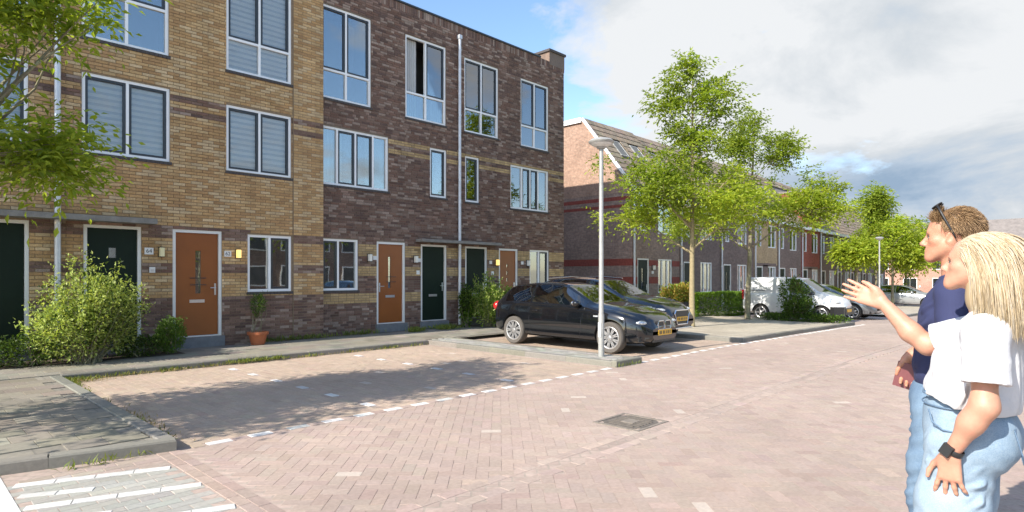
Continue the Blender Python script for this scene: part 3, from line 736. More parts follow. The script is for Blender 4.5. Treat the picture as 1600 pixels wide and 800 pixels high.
# ----- dark brown brick building
hb = thing('terraced_building', 'dark brown brick building with thin yellow bands and a corner pier', 'building', (12.0, DB, 0))
XB0, XB1, ZB = 7.352, 16.64, 8.90
WB = dict(a=(7.37,8.78,5.89,8.16), b=(7.37,9.31,3.79,5.215), c=(7.40,8.40,1.205,2.475), d=(9.86,11.28,5.865,8.12), e=(11.99,13.40,5.845,8.04),
          f=(14.43,15.81,5.795,8.0), g=(10.70,11.30,3.79,5.17), h=(12.02,12.58,3.77,5.13), i=(13.95,15.81,3.73,5.125), j=(14.86,15.84,1.215,2.43))
DRB = dict(a=(8.95,9.845,.305,2.46), b=(10.38,11.30,.30,2.45), c=(12.02,12.91,.30,2.45), d=(13.43,14.28,.30,2.43))
op_b = list(WB.values()) + list(DRB.values())
def pal_brown(x, z, n):
    c = pick(BROWN, n, .12)
    up_ = z > 6.6; c[up_] *= 1.06
    band = (((z > 5.05) & (z < 5.215)) | ((z > 4.80) & (z < 4.93))) | ((z > 2.04) & (z < 2.355)) | ((z > 1.58) & (z < 1.83)) | ((z > .87) & (z < 1.12))
    k = int(band.sum()); c[band] = pick(BAND_S, k, .12)
    return c
wall_core(hb, DB, XB0, XB1, 0, ZB, op_b, M['mortar'])
brick_face(hb, (M['brick_many'], M['brick_one']), DB, XB0, XB1, .0, ZB, op_b, pal_brown, wild=True, soldier=8.68)
b = MB(); b.box(XB0,15.4,DB-.03,DB+.35,ZB,ZB+.045); b.build('coping', M['sash'], hb)
b = MB(); b.box(15.85,16.66,DB-.005,DB+1.1,ZB-.11,9.24); pr = b.build('corner_pier', paving_mat('pier_brick', (.19,.13,.10), (.25,.17,.125), (.16,.13,.11), .22, .0625), hb)
b = MB(); b.box(15.80,16.70,DB-.05,DB+1.15,9.24,9.32); b.build('pier_cap', M['sill'], hb)
window(hb, DB, *WB['a'], (1,1), ((2.3,1),), sashes=((0,0),(1,0)), inner='room')
window(hb, DB, *WB['b'], (.9,1.15,1.15,.9), sashes=((1,0),(2,0)), inner='curtain', lbl='wide four light window with pale curtains')
window(hb, DB, *WB['c'], (1,1.25), sashes=((0,0),), inner='room')
window(hb, DB, *WB['d'], (1,1), ((2.3,1),), sashes=((0,0),(1,0)), inner='curtain', open_cell=(0,0), lbl='tall window with its left casement standing open')
s = MB(); x0_, z0_, z1_ = 9.93, 6.62, 8.05; dx, dy = .18, -.52
# the open casement swings outwards on its left edge
s.box(0,.62,-.02,.02,0,.045).box(0,.62,-.02,.02,z1_-z0_-.045,z1_-z0_).box(0,.045,-.02,.02,.045,z1_-z0_-.045).box(.575,.62,-.02,.02,.045,z1_-z0_-.045)
oc = s.build('open_casement', M['sash'], hb, off=(0,0,0)); oc.location = np.array((9.93, DB+.16, 6.62)) - wloc(hb); oc.rotation_euler = (0,0,R(62))
g = MB(); g.box(.045,.575,-.004,.004,.045,z1_-z0_-.045); g.build('pane', M['glass'], oc, off=(0,0,0))
window(hb, DB, *WB['e'], (1,1), ((2.3,1),), sashes=((0,0),(1,0)), inner='flat')
window(hb, DB, *WB['f'], (1,1), ((2.3,1),), sashes=((0,0),(1,0)), inner='curtain')
window(hb, DB, *WB['g'], (1,), sashes=((0,0),), inner='room')
window(hb, DB, *WB['h'], (1,), sashes=((0,0),), inner='flat')
window(hb, DB, *WB['i'], (.8,.62,.62,.7), sashes=((1,0),(2,0)), inner='curtain')
window(hb, DB, *WB['j'], (1,1), sashes=((1,0),), inner='room')
door(hb, DB, *DRB['a'], 'orange', 'slit2', 'left', lbl='orange door with a narrow glass slit, left of the dark green doors')
door(hb, DB, *DRB['b'], 'green', 'none', 'right', lbl='dark green door left of the downpipe')
door(hb, DB, *DRB['c'], 'green', 'none', 'right', lbl='dark green door behind the leafy shrub')
door(hb, DB, *DRB['d'], 'orange', 'three', 'right', lbl='orange door with three small square panes')
b = MB(); b.box(10.20,13.25,DB-.30,DB+.01,2.50,2.575); b.build('canopy', M['canopy'], hb)
downpipe(hb, DB, 11.74, .15, 8.50, .046)
for x, z, m_ in ((8.70,2.03,M['lamp_white']),(10.16,2.02,M['lamp_white']),(13.30,1.985,M['lamp_lit']),(14.72,1.99,M['lamp_white'])): wall_lamp(hb, DB, x, z, m_)
for x, z in ((8.89,2.03),(10.31,2.0),(13.06,1.985),(14.49,1.99)): number_plate(hb, DB, x, z, None, .11, .10)
bell_plate(hb, DB, 10.27, 1.66); bell_plate(hb, DB, 13.13, 1.655)
# ---------------------------------------------------------------- the terrace down the street
def wall_mat(name, c1, c2, mortar, bw=.22, bh=.0625):
    m = bpy.data.materials.new(name); m.use_nodes = True; nt = m.node_tree; b = nt.nodes['Principled BSDF']; b.inputs['Roughness'].default_value = .88
    g = N(nt, 'ShaderNodeNewGeometry'); sp = N(nt, 'ShaderNodeSeparateXYZ'); L(nt, g.outputs['Position'], sp.inputs[0])
    cb = N(nt, 'ShaderNodeCombineXYZ'); L(nt, math_n(nt, 'ADD', sp.outputs[0], sp.outputs[1]), cb.inputs[0]); L(nt, sp.outputs[2], cb.inputs[1])
    br = N(nt, 'ShaderNodeTexBrick')
    for k, v in (('Color1',(*c1,1)),('Color2',(*c2,1)),('Mortar',(*mortar,1)),('Scale',1.),('Mortar Size',.009),('Brick Width',bw),('Row Height',bh)): br.inputs[k].default_value = v
    L(nt, cb.outputs[0], br.inputs[0])
    f = ramp(nt, noise(nt, g.outputs['Position'], 1.1, 6, .65), [(.25,.80),(.75,1.2)]); f2 = ramp(nt, noise(nt, g.outputs['Position'], 9, 4, .7), [(.3,.7),(.7,1.3)])
    L(nt, mixc(nt, 1., mixc(nt, 1., br.outputs[0], f, 'MULTIPLY'), f2, 'MULTIPLY'), b.inputs['Base Color'])
    bn = N(nt, 'ShaderNodeBump', Strength=.6, Distance=.01); L(nt, math_n(nt, 'SUBTRACT', 1., br.outputs['Fac']), bn.inputs['Height']); L(nt, bn.outputs[0], b.inputs['Normal'])
    return m
WM = dict(brown=wall_mat('row_brown_brick', (.25,.165,.135), (.33,.225,.185), (.24,.20,.17)),
          dark=wall_mat('row_dark_brick', (.155,.10,.085), (.21,.14,.115), (.19,.16,.14)),
          sand=wall_mat('row_sand_brick', (.42,.285,.14), (.49,.34,.19), (.30,.24,.17)),
          red=wall_mat('row_red_brick', (.27,.052,.035), (.34,.075,.05), (.22,.10,.08)),
          gable=wall_mat('gable_sunlit_brick', (.34,.205,.145), (.41,.255,.185), (.30,.24,.19)),  # lighter, warmer copy of the brown brick: sunlight put into the colour
          pink=wall_mat('row_pink_brick', (.40,.20,.145), (.46,.25,.185), (.38,.28,.23)))
M['red_band'] = mat('red_band_brick', (.24,.055,.04), .85, var=.3, vscale=12, bump=.4)
M['roof_many'] = mat('roof_tile_many', rough=.85, tint='attr', var=.3, vscale=6, bump=.3)
M['roof_one'] = mat('roof_tile_one', rough=.85, tint='obj', var=.3, vscale=6, bump=.3)
M['grey_roof'] = mat('grey_roof', (.20,.175,.16), .85, var=.25, vscale=3, bump=.4, bscale=20)
DR = 13.45; EV = 5.10; RG = 8.45; RY0, RY1 = 13.28, 15.95
rsl = math.atan2(RG-EV, RY1-RY0)
def roof_tiles(parent, x0, x1, dz, single, holes=()):
    Ln = math.hypot(RG-EV, RY1-RY0); rows = 13; rh = Ln/rows; cols = int(round((x1-x0)/.30)); cw = (x1-x0)/cols
    vv = np.array((0, math.cos(rsl), math.sin(rsl))); nn = np.array((0, -math.sin(rsl), math.cos(rsl)))
    tv = vv*math.cos(.07) + nn*(-math.sin(.07)); tn = np.cross((1.,0,0), tv)
    C, H = [], []
    for r_ in range(rows):
        for c in range(cols):
            x = x0+(c+.5)*cw; s_ = (r_+.5)*rh
            if any(a-.05 < x < b_+.05 and lo-.12 < s_ < hi+.12 for a,b_,lo,hi in holes): continue
            C.append(np.array((x, RY0, EV+dz)) + vv*s_ + nn*.045); H.append((cw/2-.008, rh/2+.025))
    n = len(C); C = np.array(C); base = jitter((.235,.185,.135), n, .12, .03)
    pieces('roof_tile', C, np.array(H), np.tile((1.,0,0),(n,1)), np.tile(tv,(n,1)), np.tile(tn,(n,1)), np.full(n,.03), base, parent, (M['roof_many'], M['roof_one']), single, .012)
def skylight(parent, x, s, dz, w=.66, l=.95, opened=0.):
    vv = np.array((0, math.cos(rsl), math.sin(rsl))); nn = np.array((0, -math.sin(rsl), math.cos(rsl)))
    o_ = np.array((x, RY0, EV+dz)) + vv*s
    def bx(b, a0,a1,s0,s1,n0,n1):
        P = [o_ + np.array((a,0,0)) + vv*ss + nn*q for q in (n0,n1) for a,ss in ((a0,s0),(a1,s0),(a1,s1),(a0,s1))]
        b.add(P, [(0,3,2,1),(4,5,6,7),(0,1,5,4),(1,2,6,5),(2,3,7,6),(3,0,4,7)])
    b = MB(); h = .05
    bx(b,-w/2,w/2,-l/2,-l/2+h,.0,.09); bx(b,-w/2,w/2,l/2-h,l/2,.0,.09); bx(b,-w/2,-w/2+h,-l/2+h,l/2-h,.0,.09); bx(b,w/2-h,w/2,-l/2+h,l/2-h,.0,.09)
    k = b.build('skylight', M['pole'], parent)
    g = MB(); bx(g,-w/2+h,w/2-h,-l/2+h,l/2-h,.07,.08); g.build('pane', M['glass'], k)
    g = MB(); bx(g,-w/2+h,w/2-h,-l/2+h,l/2-h,.04,.05); g.build('blind', M['dark_curtain'], k)
BX = [21.0, 24.86, 28.95, 33.07, 36.49, 40.46, 44.06, 47.71, 50.9, 54.2, 58.0, 61.8]
KIND = ['brown','dark','dark','sand','dark','red','dark','dark','sand','dark','dark']
LBL = ['brown terraced house with red bands and a sunlit gable, nearest of the row', 'dark brick terraced house behind the yellow flowering planter', 'dark brick terraced house behind the clipped green hedge',
       'sand brick terraced house above the parked white van', 'dark brick terraced house between the sand house and the red one', 'red brick terraced house with a dormer, standing in the row',
       'dark brick terraced house just beyond the red one', 'grey brown terraced house under the line of skylights', 'far sand brick terraced house beyond the skylights', 'far dark brick house half hidden by the lime green trees', 'last dark brick house of the row, behind the far street lamp']
for i, kd in enumerate(KIND):
    x0, x1 = BX[i], BX[i+1]; dz = zgf((x0+x1)/2 if i else 22.0); w_ = x1-x0
    h = thing('terraced_house', LBL[i], 'house', ((x0+x1)/2, DR, dz), 0, 'terraced houses down the street')
    d0 = x0+.40; d1 = d0+.88; g0 = x0+2.02; g1 = g0+1.18
    D_ = (d0, d1, .28+dz, 2.42+dz); G_ = (g0, g1, .98+dz, 2.42+dz); N_ = (d0+.20, d0+.68, 3.55+dz, 4.78+dz); U_ = (g0, g1, 3.50+dz, 4.78+dz)
    b = wall_core(h, DR, x0, x1, -.4+dz, EV+dz+.0, [D_, G_, N_, U_], WM[kd], .14, 9.0)
    door(h, DR, *D_, 'green' if i % 3 else 'green', 'none' if i % 2 else 'slit', 'right', step=False)
    window(h, DR, *G_, (.8,1.1,.8), inner='curtain', sill=False, rec=.03); window(h, DR, *U_, (1,1), inner='curtain', sill=False, rec=.03); window(h, DR, *N_, (1,), inner='flat' if i % 2 else 'room', sill=False, rec=.03)
    if i == 0: number_plate(h, DR, d1+.28, 1.85+dz); wall_lamp(h, DR, d1+.28, 2.05+dz, M['lamp_white'])
    downpipe(h, DR, x0+.06, dz, EV+dz-.1, .042, False)
    if kd in ('brown',):
        b = MB()
        for za, zb in ((4.95,5.06),(2.12,2.36),(1.38,1.66)): b.box(x0-.004,x1,DR+.007,DR+.05,za+dz,zb+dz) if not (za < 2.42) else [b.box(a,c,DR+.007,DR+.05,za+dz,zb+dz) for a,c in ((x0-.004,d0),(d1,g0),(g1,x1))]
        b.build('red_band', M['red_band'], h)
    if kd in ('sand','red'):
        b = MB()
        for a,c in ((x0+.12,d0),(d1,g0),(g1,x1)): b.box(a,c,DR+.006,DR+.05,0+dz,2.5+dz)
        b.box(d0,g1,DR+.006,DR+.05,2.425+dz,2.6+dz); b.build('dark_base', WM['dark'], h)
    b = MB(); b.prism([(DR-.26,EV+dz-.16),(DR-.06,EV+dz-.16),(DR-.06,EV+dz+.02),(DR-.26,EV+dz+.02)], x0, x1, 'x'); b.build('gutter', M['frame'], h)
    b = MB(); b.prism([(RY0,EV+dz),(RY1,RG+dz),(18.6,RG+dz),(22.4,EV+dz)], x0, x1, 'x'); b.build('roof', M['grey_roof'], h)
    hol = []
    sk = {0:[(22.25,2.65),(23.75,2.65)],1:[(25.3,2.6)],2:[(30.6,2.6)],4:[(38.2,2.6)],6:[(45.6,2.6),(47.0,2.6)],7:[(48.6,2.6),(50.0,2.6)],8:[(51.8,2.6)]}.get(i, [])
    for sx, ss in sk: hol.append((sx-.39,sx+.39,ss-.5,ss+.5)); skylight(h, sx, ss, dz)
    if i == 5: hol.append((x0+.3, x1-.3, .2, 3.6))
    roof_tiles(h, x0, x1, dz, 200 if i == 0 else (60 if i == 1 else 0), hol)
    if i == 0:
        gb = MB(); P = [(x0-.004,DR+.012,EV+dz),(x0-.004,RY1,RG+dz),(x0-.004,18.6,RG+dz),(x0-.004,22.45,EV+dz)]; gb.add(P, [(0,3,2,1)]); gb.build('gable', WM['gable'], h)
        vb = MB(); vv = np.array((0, math.cos(rsl), math.sin(rsl))); nn = np.array((0, -math.sin(rsl), math.cos(rsl)))
        p0 = np.array((0,RY0-.06,EV+dz-.05)); p1 = np.array((0,RY1,RG+dz)) 
        pts = [p0-nn*.02, p1-nn*.02+np.array((0,.02,0)), p1+nn*.085, p0+nn*.085]
        vb.prism([(p[1],p[2]) for p in pts], x0-.07, x0-.008, 'x'); vb.build('verge_board', M['frame'], h)
        vb = MB(); vb.box(x0-.09, x1, RY1+.03, 18.6, RG+dz-.14, RG+dz+.07); vb.build('ridge_fascia', M['frame'], h)
        gb = MB()
        for za, zb in ((4.80,4.95),(4.50,4.62),(2.12,2.40),(1.38,1.66)): gb.box(x0-.006,x0+.05,DR-.002,22.4,za+dz,zb+dz)
        gb.build('red_band', M['red_band'], h)
    if i == 5:
        b = MB(); b.box(x0+.35,x1-.35,13.30,15.3,EV+dz+.02,7.35+dz); dm = b.build('dormer', WM['red'], h)
        b = MB(); b.box(x0+.25,x1-.25,13.2,15.4,7.35+dz,7.45+dz); b.build('dormer_roof', M['grey_roof'], dm)
        window(h, 13.24, x0+1.1, x0+2.4, 5.7+dz, 7.0+dz, (1,1), inner='curtain', sill=False, room=False)
# ---------------------------------------------------------------- sunlit houses across the end of the street
def end_house(x, y0, y1, ev, rg, lab, wm, name='house', dep=9., gut=True):
    dz = zgf(x); h = thing(name, lab, 'house', (x, (y0+y1)/2, dz))
    wn = []; n = max(1, int((y1-y0)/2.6)); step = (y1-y0)/n
    b = MB(); b.box(x, x+dep, y0, y1, dz-.5, ev+dz); b.build('wall', wm, h)
    b = MB(); b.add([(x-.35,y0-.2,ev+dz),(x+dep/2,y0-.2,rg+dz),(x+dep+.3,y0-.2,ev+dz),(x-.35,y1+.2,ev+dz),(x+dep/2,y1+.2,rg+dz),(x+dep+.3,y1+.2,ev+dz)], [(0,1,4,3),(1,2,5,4),(0,2,1),(3,4,5),(0,3,5,2)]); b.build('roof', M['grey_roof'], h)
    if gut: b = MB(); b.box(x-.50,x-.352,y0-.2,y1+.2,ev+dz-.14,ev+dz+.06); b.build('gutter', M['frame'], h)
    for k in range(n):
        for zb, zt in ((.9,2.3),) + (((3.2,4.4),) if ev > 4.6 else ()):
            yc = y0+(k+.5)*step; b = MB(); b.box(x-.03,x-.001,yc-.65,yc+.65,zb+dz,zt+dz); w = b.build('window', M['frame'], h)
            for s_ in (-1,1): q = MB(); q.box(x-.04,x-.031,yc+s_*.32-.26,yc+s_*.32+.26,zb+.07+dz,zt-.07+dz); q.build('pane', M['glass'], w)
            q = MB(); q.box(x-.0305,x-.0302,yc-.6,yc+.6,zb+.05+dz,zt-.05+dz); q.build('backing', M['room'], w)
end_house(73, -6, 9.6, 4.5, 8.1, 'sunlit brick house with a wide grey roof, closing the street at the right', WM['pink'])
end_house(78, 10.6, 24, 5.4, 8.6, 'pale pink brick house glimpsed under the far trees, left of the man', WM['pink'])
# houses on the other side of the street, seen in the window panes
for k, (xa, xb) in enumerate(((2, 12), (13, 26))):
    h = thing('opposite_house', ('white rendered house across the street, mirrored in the ground floor windows', 'brick house across the street, mirrored in the far windows')[k], 'house', ((xa+xb)/2, -13, 0))
    b = MB(); b.box(xa, xb, -21, -13, 0, 5.2); b.build('wall', (M['white_plastic'], WM['brown'])[k], h)
    b = MB(); b.add([(xa,-12.7,5.2),(xb,-12.7,5.2),(xb,-17,8.6),(xa,-17,8.6),(xa,-21.3,5.2),(xb,-21.3,5.2)], [(0,1,2,3),(3,2,5,4),(0,3,4),(1,5,2)]); b.build('roof', M['grey_roof'], h)
    for x in np.arange(xa+1, xb-1.5, 2.4):
        for z in (.9, 3.3): b = MB(); b.box(x, x+1.4, -12.99, -12.95, z, z+1.4); w = b.build('window', M['frame'], h); q = MB(); q.box(x+.08,x+1.32,-12.949,-12.94,z+.08,z+1.32); q.build('pane', M['room'], w)
# ---------------------------------------------------------------- trees, shrubs, hedges
def leaf_arrays(P, D, size, rnd, droop=.3, wid=.42):
    """one folded leaflet per row: P base points, D directions"""
    n = len(P); D = D/np.linalg.norm(D,axis=1)[:,None]
    ref = rnd.normal(0,1,(n,3)); ref[:,2] = np.abs(ref[:,2])+.8
    Sd = np.cross(D, ref); Sd /= np.linalg.norm(Sd,axis=1)[:,None]+1e-9; Up = np.cross(Sd, D)
    ln = size*(.7+.6*rnd.random(n)); l = ln[:,None]
    a = P; m = P + D*l*.48 - Up*l*.06; tip = P + D*l - Up*l*droop*.5
    s1 = P + D*l*.45 + Sd*l*wid*.5 + Up*l*.05; s2 = P + D*l*.45 - Sd*l*wid*.5 + Up*l*.05
    V = np.stack([a, s1, tip, s2], 1).reshape(-1,3); F = np.arange(4*n).reshape(-1,4)
    return V, F
def foliage(name, P, D, size, m, parent, rnd, **k):
    V, F = leaf_arrays(P, D, size, rnd, **k); me = grid_mesh(name, V, F, smooth=False); return obj(name, me, m, parent)
def curve_pts(a, b, bend, rnd, n=5):
    a, b = np.array(a), np.array(b); pts = []
    off = rnd.normal(0, bend, 3)*np.linalg.norm(b-a); off[2] = abs(off[2])*.3
    for i in range(n): t = i/(n-1); pts.append(a+(b-a)*t + off*math.sin(math.pi*t))
    return pts
def ash_tree(name, label, cat, loc, H, trunk_h, crown, seed, n_clumps, per, leaf, mats, r0=.07, group=None, lean=(0,0), bark='bark', leaflets=7, lf=.095, wood_only_seg=6):
    """crown: list of (cx, cy, cz, rx, ry, rz, weight, matindex) ellipsoids about the trunk foot"""
    rnd = np.random.default_rng(seed); t = thing(name, label, cat, loc, 0, group)
    top = np.array((lean[0], lean[1], H*.93)); tr = [np.array((0,0,-.05)), np.array((lean[0]*.1, lean[1]*.1, trunk_h*.5)), np.array((lean[0]*.3,lean[1]*.3,trunk_h)), np.array((lean[0]*.6,lean[1]*.6,(trunk_h+H)/2)), top]
    b = MB(); b.tube([tr[0]-(0,0,.02), tr[0]+(0,0,.12), *tr[1:]], [r0*1.5, r0*1.08, r0*.92, r0*.8, r0*.45, r0*.12], 9); b.build('trunk', M[bark], t, off=(0,0,0), smooth=True)
    wts = np.array([c[6] for c in crown]); wts = wts/wts.sum(); br = MB(); Ps = {}; Ds = {}
    limbs = []
    for k in range(n_clumps):
        ci = rnd.choice(len(crown), p=wts); c = crown[ci]; v = rnd.normal(0,1,3); v /= np.linalg.norm(v); rr = rnd.random()**.45
        p = np.array(c[:3]) + v*rr*np.array(c[3:6])
        zt = max(trunk_h*.92, min(H*.86, p[2] - .35 - .55*np.hypot(p[0]-lean[0]*.5, p[1]-lean[1]*.5)))
        f = (zt-trunk_h)/max(H*.93-trunk_h,.1); base = tr[2] + (top-tr[2])*max(f,0) if zt > trunk_h else tr[2]*(zt/trunk_h)
        # join an earlier limb when one is nearer
        best = None
        for (q0, q1) in limbs:
            for s_ in (.45,.7):
                q = q0+(q1-q0)*s_; dd = np.linalg.norm(p-q)
                if dd < .65*np.linalg.norm(p-base) and q[2] < p[2]+.25 and (best is None or dd < best[0]): best = (dd, q)
        st = best[1] if best else base; Lb = np.linalg.norm(p-st)
        if not best: limbs.append((st, p))
        r_ = max(.006, min(.032, .014*Lb))*(1.35 if not best else .8)
        cp = curve_pts(st, p, .08, rnd); br.tube(cp, np.linspace(r_, .004, len(cp)), 5, cap=False)
        m_ = c[7] if len(c) > 7 else 0
        # twigs with pinnate leaves around the clump
        for q in range(per):
            d = rnd.normal(0,1,3); d[2] = d[2]*.6 + .15; d /= np.linalg.norm(d); s0 = p + rnd.normal(0,.14,3)*leaf*3.2; ln = leaf*(1.6+1.6*rnd.random())
            dd = d.copy(); 
            for u in range(leaflets):
                tpos = (u//2+1)/(leaflets//2+1); dd2 = d + np.array((0,0,-.35*tpos)); side = np.cross(d, rnd.normal(0,1,3)*.35+np.array((0,0,1))); side /= np.linalg.norm(side)+1e-6
                pos = s0 + dd2*ln*tpos*1.0
                if u == leaflets-1: dl = dd2
                else: dl = dd2*.55 + side*(1 if u % 2 else -1)*.85 + rnd.normal(0,.18,3)
                Ps.setdefault(m_, []).append(pos); Ds.setdefault(m_, []).append(dl)
    br.build('limb', M[bark], t, off=(0,0,0), smooth=True)
    for m_ in Ps: foliage('crown', np.array(Ps[m_]), np.array(Ds[m_]), lf, M[mats[m_]], t, rnd)
    return t
LM = ('leaf_ash', 'leaf_yellow', 'leaf_dark')
# the tree whose trunk stands just outside the left edge; its crown throws the shadow on the bays
ash_tree('ash_tree', 'leafy ash tree reaching in from the left edge over the sand building', 'tree', (-1.5, 8.25, KH), 6.8, 2.1,
         [(.0,-.35,3.7,1.8,1.55,1.25,1.6,0),(.6,-.6,5.0,1.2,1.2,.8,.7,0),(2.75,-.05,4.5,.65,.65,.36,.20,0),(2.75,.15,2.95,.70,.6,.38,.24,0),(2.1,.0,3.75,.4,.5,.3,.08,0),(-.9,-.2,4.2,1.2,1.4,1.2,.6,0)], 11, 275, 15, .17, LM, .085, 'street trees along the parking bays', lean=(.35,-.1), lf=.105)
ash_tree('ash_tree', 'tall ash tree with a sunlit pale trunk behind the parked cars', 'tree', (17.05, 8.82, KH+zgf(17)), 8.5, 2.3,
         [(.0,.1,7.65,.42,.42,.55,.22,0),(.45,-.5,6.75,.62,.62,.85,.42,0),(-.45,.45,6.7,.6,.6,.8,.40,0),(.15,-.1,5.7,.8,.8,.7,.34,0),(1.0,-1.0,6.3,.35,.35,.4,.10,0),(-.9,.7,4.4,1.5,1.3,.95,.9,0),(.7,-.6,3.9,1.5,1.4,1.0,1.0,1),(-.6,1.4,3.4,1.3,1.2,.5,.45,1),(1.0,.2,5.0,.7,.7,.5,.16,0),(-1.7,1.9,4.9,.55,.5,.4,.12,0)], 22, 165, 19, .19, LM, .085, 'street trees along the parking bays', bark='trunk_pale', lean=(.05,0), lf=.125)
ash_tree('ash_tree', 'broad ash tree with bare grey limbs showing, in front of the white van', 'tree', (22.42, 9.36, KH+zgf(22.4)), 7.9, 2.2,
         [(.2,-.2,7.35,.4,.4,.55,.18,0),(.75,-.85,6.35,.65,.65,.75,.34,0),(-.3,.3,6.3,.65,.65,.85,.36,0),(0,0,4.7,2.0,1.7,1.1,1.1,0),(1.4,-1.8,4.1,1.5,1.5,.9,.8,1),(-1.3,1.5,3.7,1.4,1.3,.8,.6,0),(1.7,-2.0,4.9,.7,.7,.7,.2,0)], 33, 180, 18, .19, LM, .10, 'street trees along the parking bays', lean=(.2,-.2), lf=.125)
for k, (x, y, H, sd, lab, cr, mt) in enumerate((
    (48., 11.0, 8.9, 41, 'slender pale tree rising above the others, beyond the far lamp', [(0,0,6.9,1.0,1.0,1.7,1,0),(0,0,4.6,1.3,1.3,1.2,.6,0)], LM),
    (46., 9.6, 6.6, 42, 'rounded lime green tree beside the far street lamp', [(0,0,4.2,1.7,1.7,1.8,1,1),(.6,-1.0,3.6,1.3,1.3,1.2,.5,1)], LM),
    (43.2, 11.0, 5.0, 43, 'low spreading lime green tree in front of the far terraced houses', [(0,0,3.6,1.3,1.3,.7,1,1)], LM),
    (53., 10.2, 7.4, 44, 'dense green tree behind the parked silver car', [(0,0,4.4,2.4,2.4,2.3,1,0)], LM))):
    ash_tree('street_tree', lab, 'tree', (x, y, zgf(x)), H, 2.0, cr, sd, 130, 12, .24, mt, .09, 'trees at the far end of the street', leaflets=5, lf=.23)
for k, (x, y, H) in enumerate(((6.,-9.,7.5),(12.5,-9.5,8.),(19.,-9.,7.))):
    ash_tree('opposite_tree', ('round tree across the street, first of three', 'round tree across the street, second of three', 'round tree across the street, third of three')[k], 'tree', (x, y, 0), H, 2.0, [(0,0,4.6,2.4,2.4,2.3,1,0)], 60+k, 60, 9, .24, LM, .1, 'trees across the street seen in the windows', leaflets=5, lf=.24)
def shrub(name, label, cat, loc, blobs, n, size, mats, seed, stems=12, group=None, up=.6, outward=True, boxy=False, wid=.5, spike=.30, reach=1.12):
    rnd = np.random.default_rng(seed); t = thing(name, label, cat, loc, 0, group); b = MB()
    tips = []
    for k in range(stems):
        c = blobs[rnd.integers(len(blobs))]; v = rnd.normal(0,1,3); v[2] = abs(v[2])*.9; v /= np.linalg.norm(v); tip = np.array(c[:3])+v*np.array(c[3:6])*.95
        foot = np.array((rnd.normal(0,.06)+c[0]*.3, rnd.normal(0,.06)+c[1]*.3, 0)); b.tube(curve_pts(foot, tip, .08, rnd, 5), np.linspace(.009,.002,5), 4, cap=False); tips.append((foot,tip))
    b.build('stem', M['bark'], t, off=(0,0,0))
    for mi, (mname, share) in enumerate(mats):
        k = int(n*share); ci = rnd.integers(len(blobs), size=k); c = np.array([q[:6] for q in blobs])[ci]
        if boxy: v = rnd.uniform(-1,1,(k,3)); ax = rnd.integers(3,size=k); v[np.arange(k),ax] = np.sign(v[np.arange(k),ax])*(1-.12*rnd.random(k)); rr = np.ones(k)
        else: v = rnd.normal(0,1,(k,3)); v /= np.linalg.norm(v,axis=1)[:,None]; rr = .45+.55*rnd.random(k)**.6; rr *= 1+.16*np.sin(v[:,0]*7+seed)*np.sin(v[:,2]*6+v[:,1]*5)
        P = c[:,:3] + v*rr[:,None]*c[:,3:6]
        # part of the leaves ride on the stems that stick out
        s_ = rnd.random(k) < (.0 if boxy else spike)
        if tips:
            ti = rnd.integers(len(tips), size=k); f0 = np.array([q[0] for q in tips])[ti]; f1 = np.array([q[1] for q in tips])[ti]; tt = .45+(reach-.45)*rnd.random(k)
            P[s_] = (f0+(f1-f0)*tt[:,None]+rnd.normal(0,.035,(k,3)))[s_]
        P[:,2] = np.maximum(P[:,2], .02)
        D = v*(1. if outward else .3) + rnd.normal(0,.55,(k,3)) + np.array((0,0,up))
        foliage('leafage', P, D, size, M[mname], t, rnd, wid=wid)
    return t
shrub('leafy_shrub', 'big pale green shrub with light edged leaves in front of the dark green door', 'shrub', (2.42, 12.25, KH), [(.05,0,.85,.60,.5,.72),(-.2,.0,.55,.58,.5,.48),(.35,.05,.70,.5,.45,.58)], 12500, .060, (('leaf_pale',.80),('leaf_dark',.20)), 5, 110, spike=.48, reach=1.26)
shrub('box_shrub', 'small clipped green shrub standing left of the orange door', 'shrub', (3.82, 12.62, KH), [(0,0,.34,.27,.26,.34)], 3600, .04, (('leaf_box',1.),), 6, 8)
shrub('dark_shrub', 'low dark green plant at the foot of the wall, left of the big shrub', 'shrub', (1.75, 12.45, KH), [(0,0,.25,.5,.35,.28),(-.5,.2,.2,.4,.35,.25)], 2600, .055, (('leaf_dark',.9),('leaf_box',.1)), 7, 12)
shrub('dark_shrub', 'low dark green plant between the big shrub and the small clipped one', 'shrub', (3.25, 12.55, KH), [(0,0,.18,.4,.3,.2)], 1500, .05, (('leaf_dark',.8),('leaf_box',.2)), 8, 8)
shrub('leafy_shrub', 'bushy yellow green shrub beside the downpipe, behind the black hatchback', 'shrub', (12.25, 12.75, KH), [(0,0,.62,.58,.45,.6),(.3,.0,.45,.5,.4,.42)], 6500, .075, (('leaf_hedge',.45),('leaf_pale',.55)), 9, 60, spike=.55, reach=1.3)
shrub('leafy_shrub', 'narrow green climber against the wall at the foot of the downpipe', 'shrub', (11.72, 13.1, KH), [(0,0,.6,.22,.14,.6)], 1700, .07, (('leaf_dark',.55),('leaf_hedge',.45)), 10, 14)
shrub('leafy_shrub', 'bushy green shrub beside the rear end of the black hatchback', 'shrub', (13.15, 12.7, KH), [(0,0,.55,.35,.35,.55)], 2300, .075, (('leaf_hedge',.5),('leaf_pale',.5)), 12, 18)
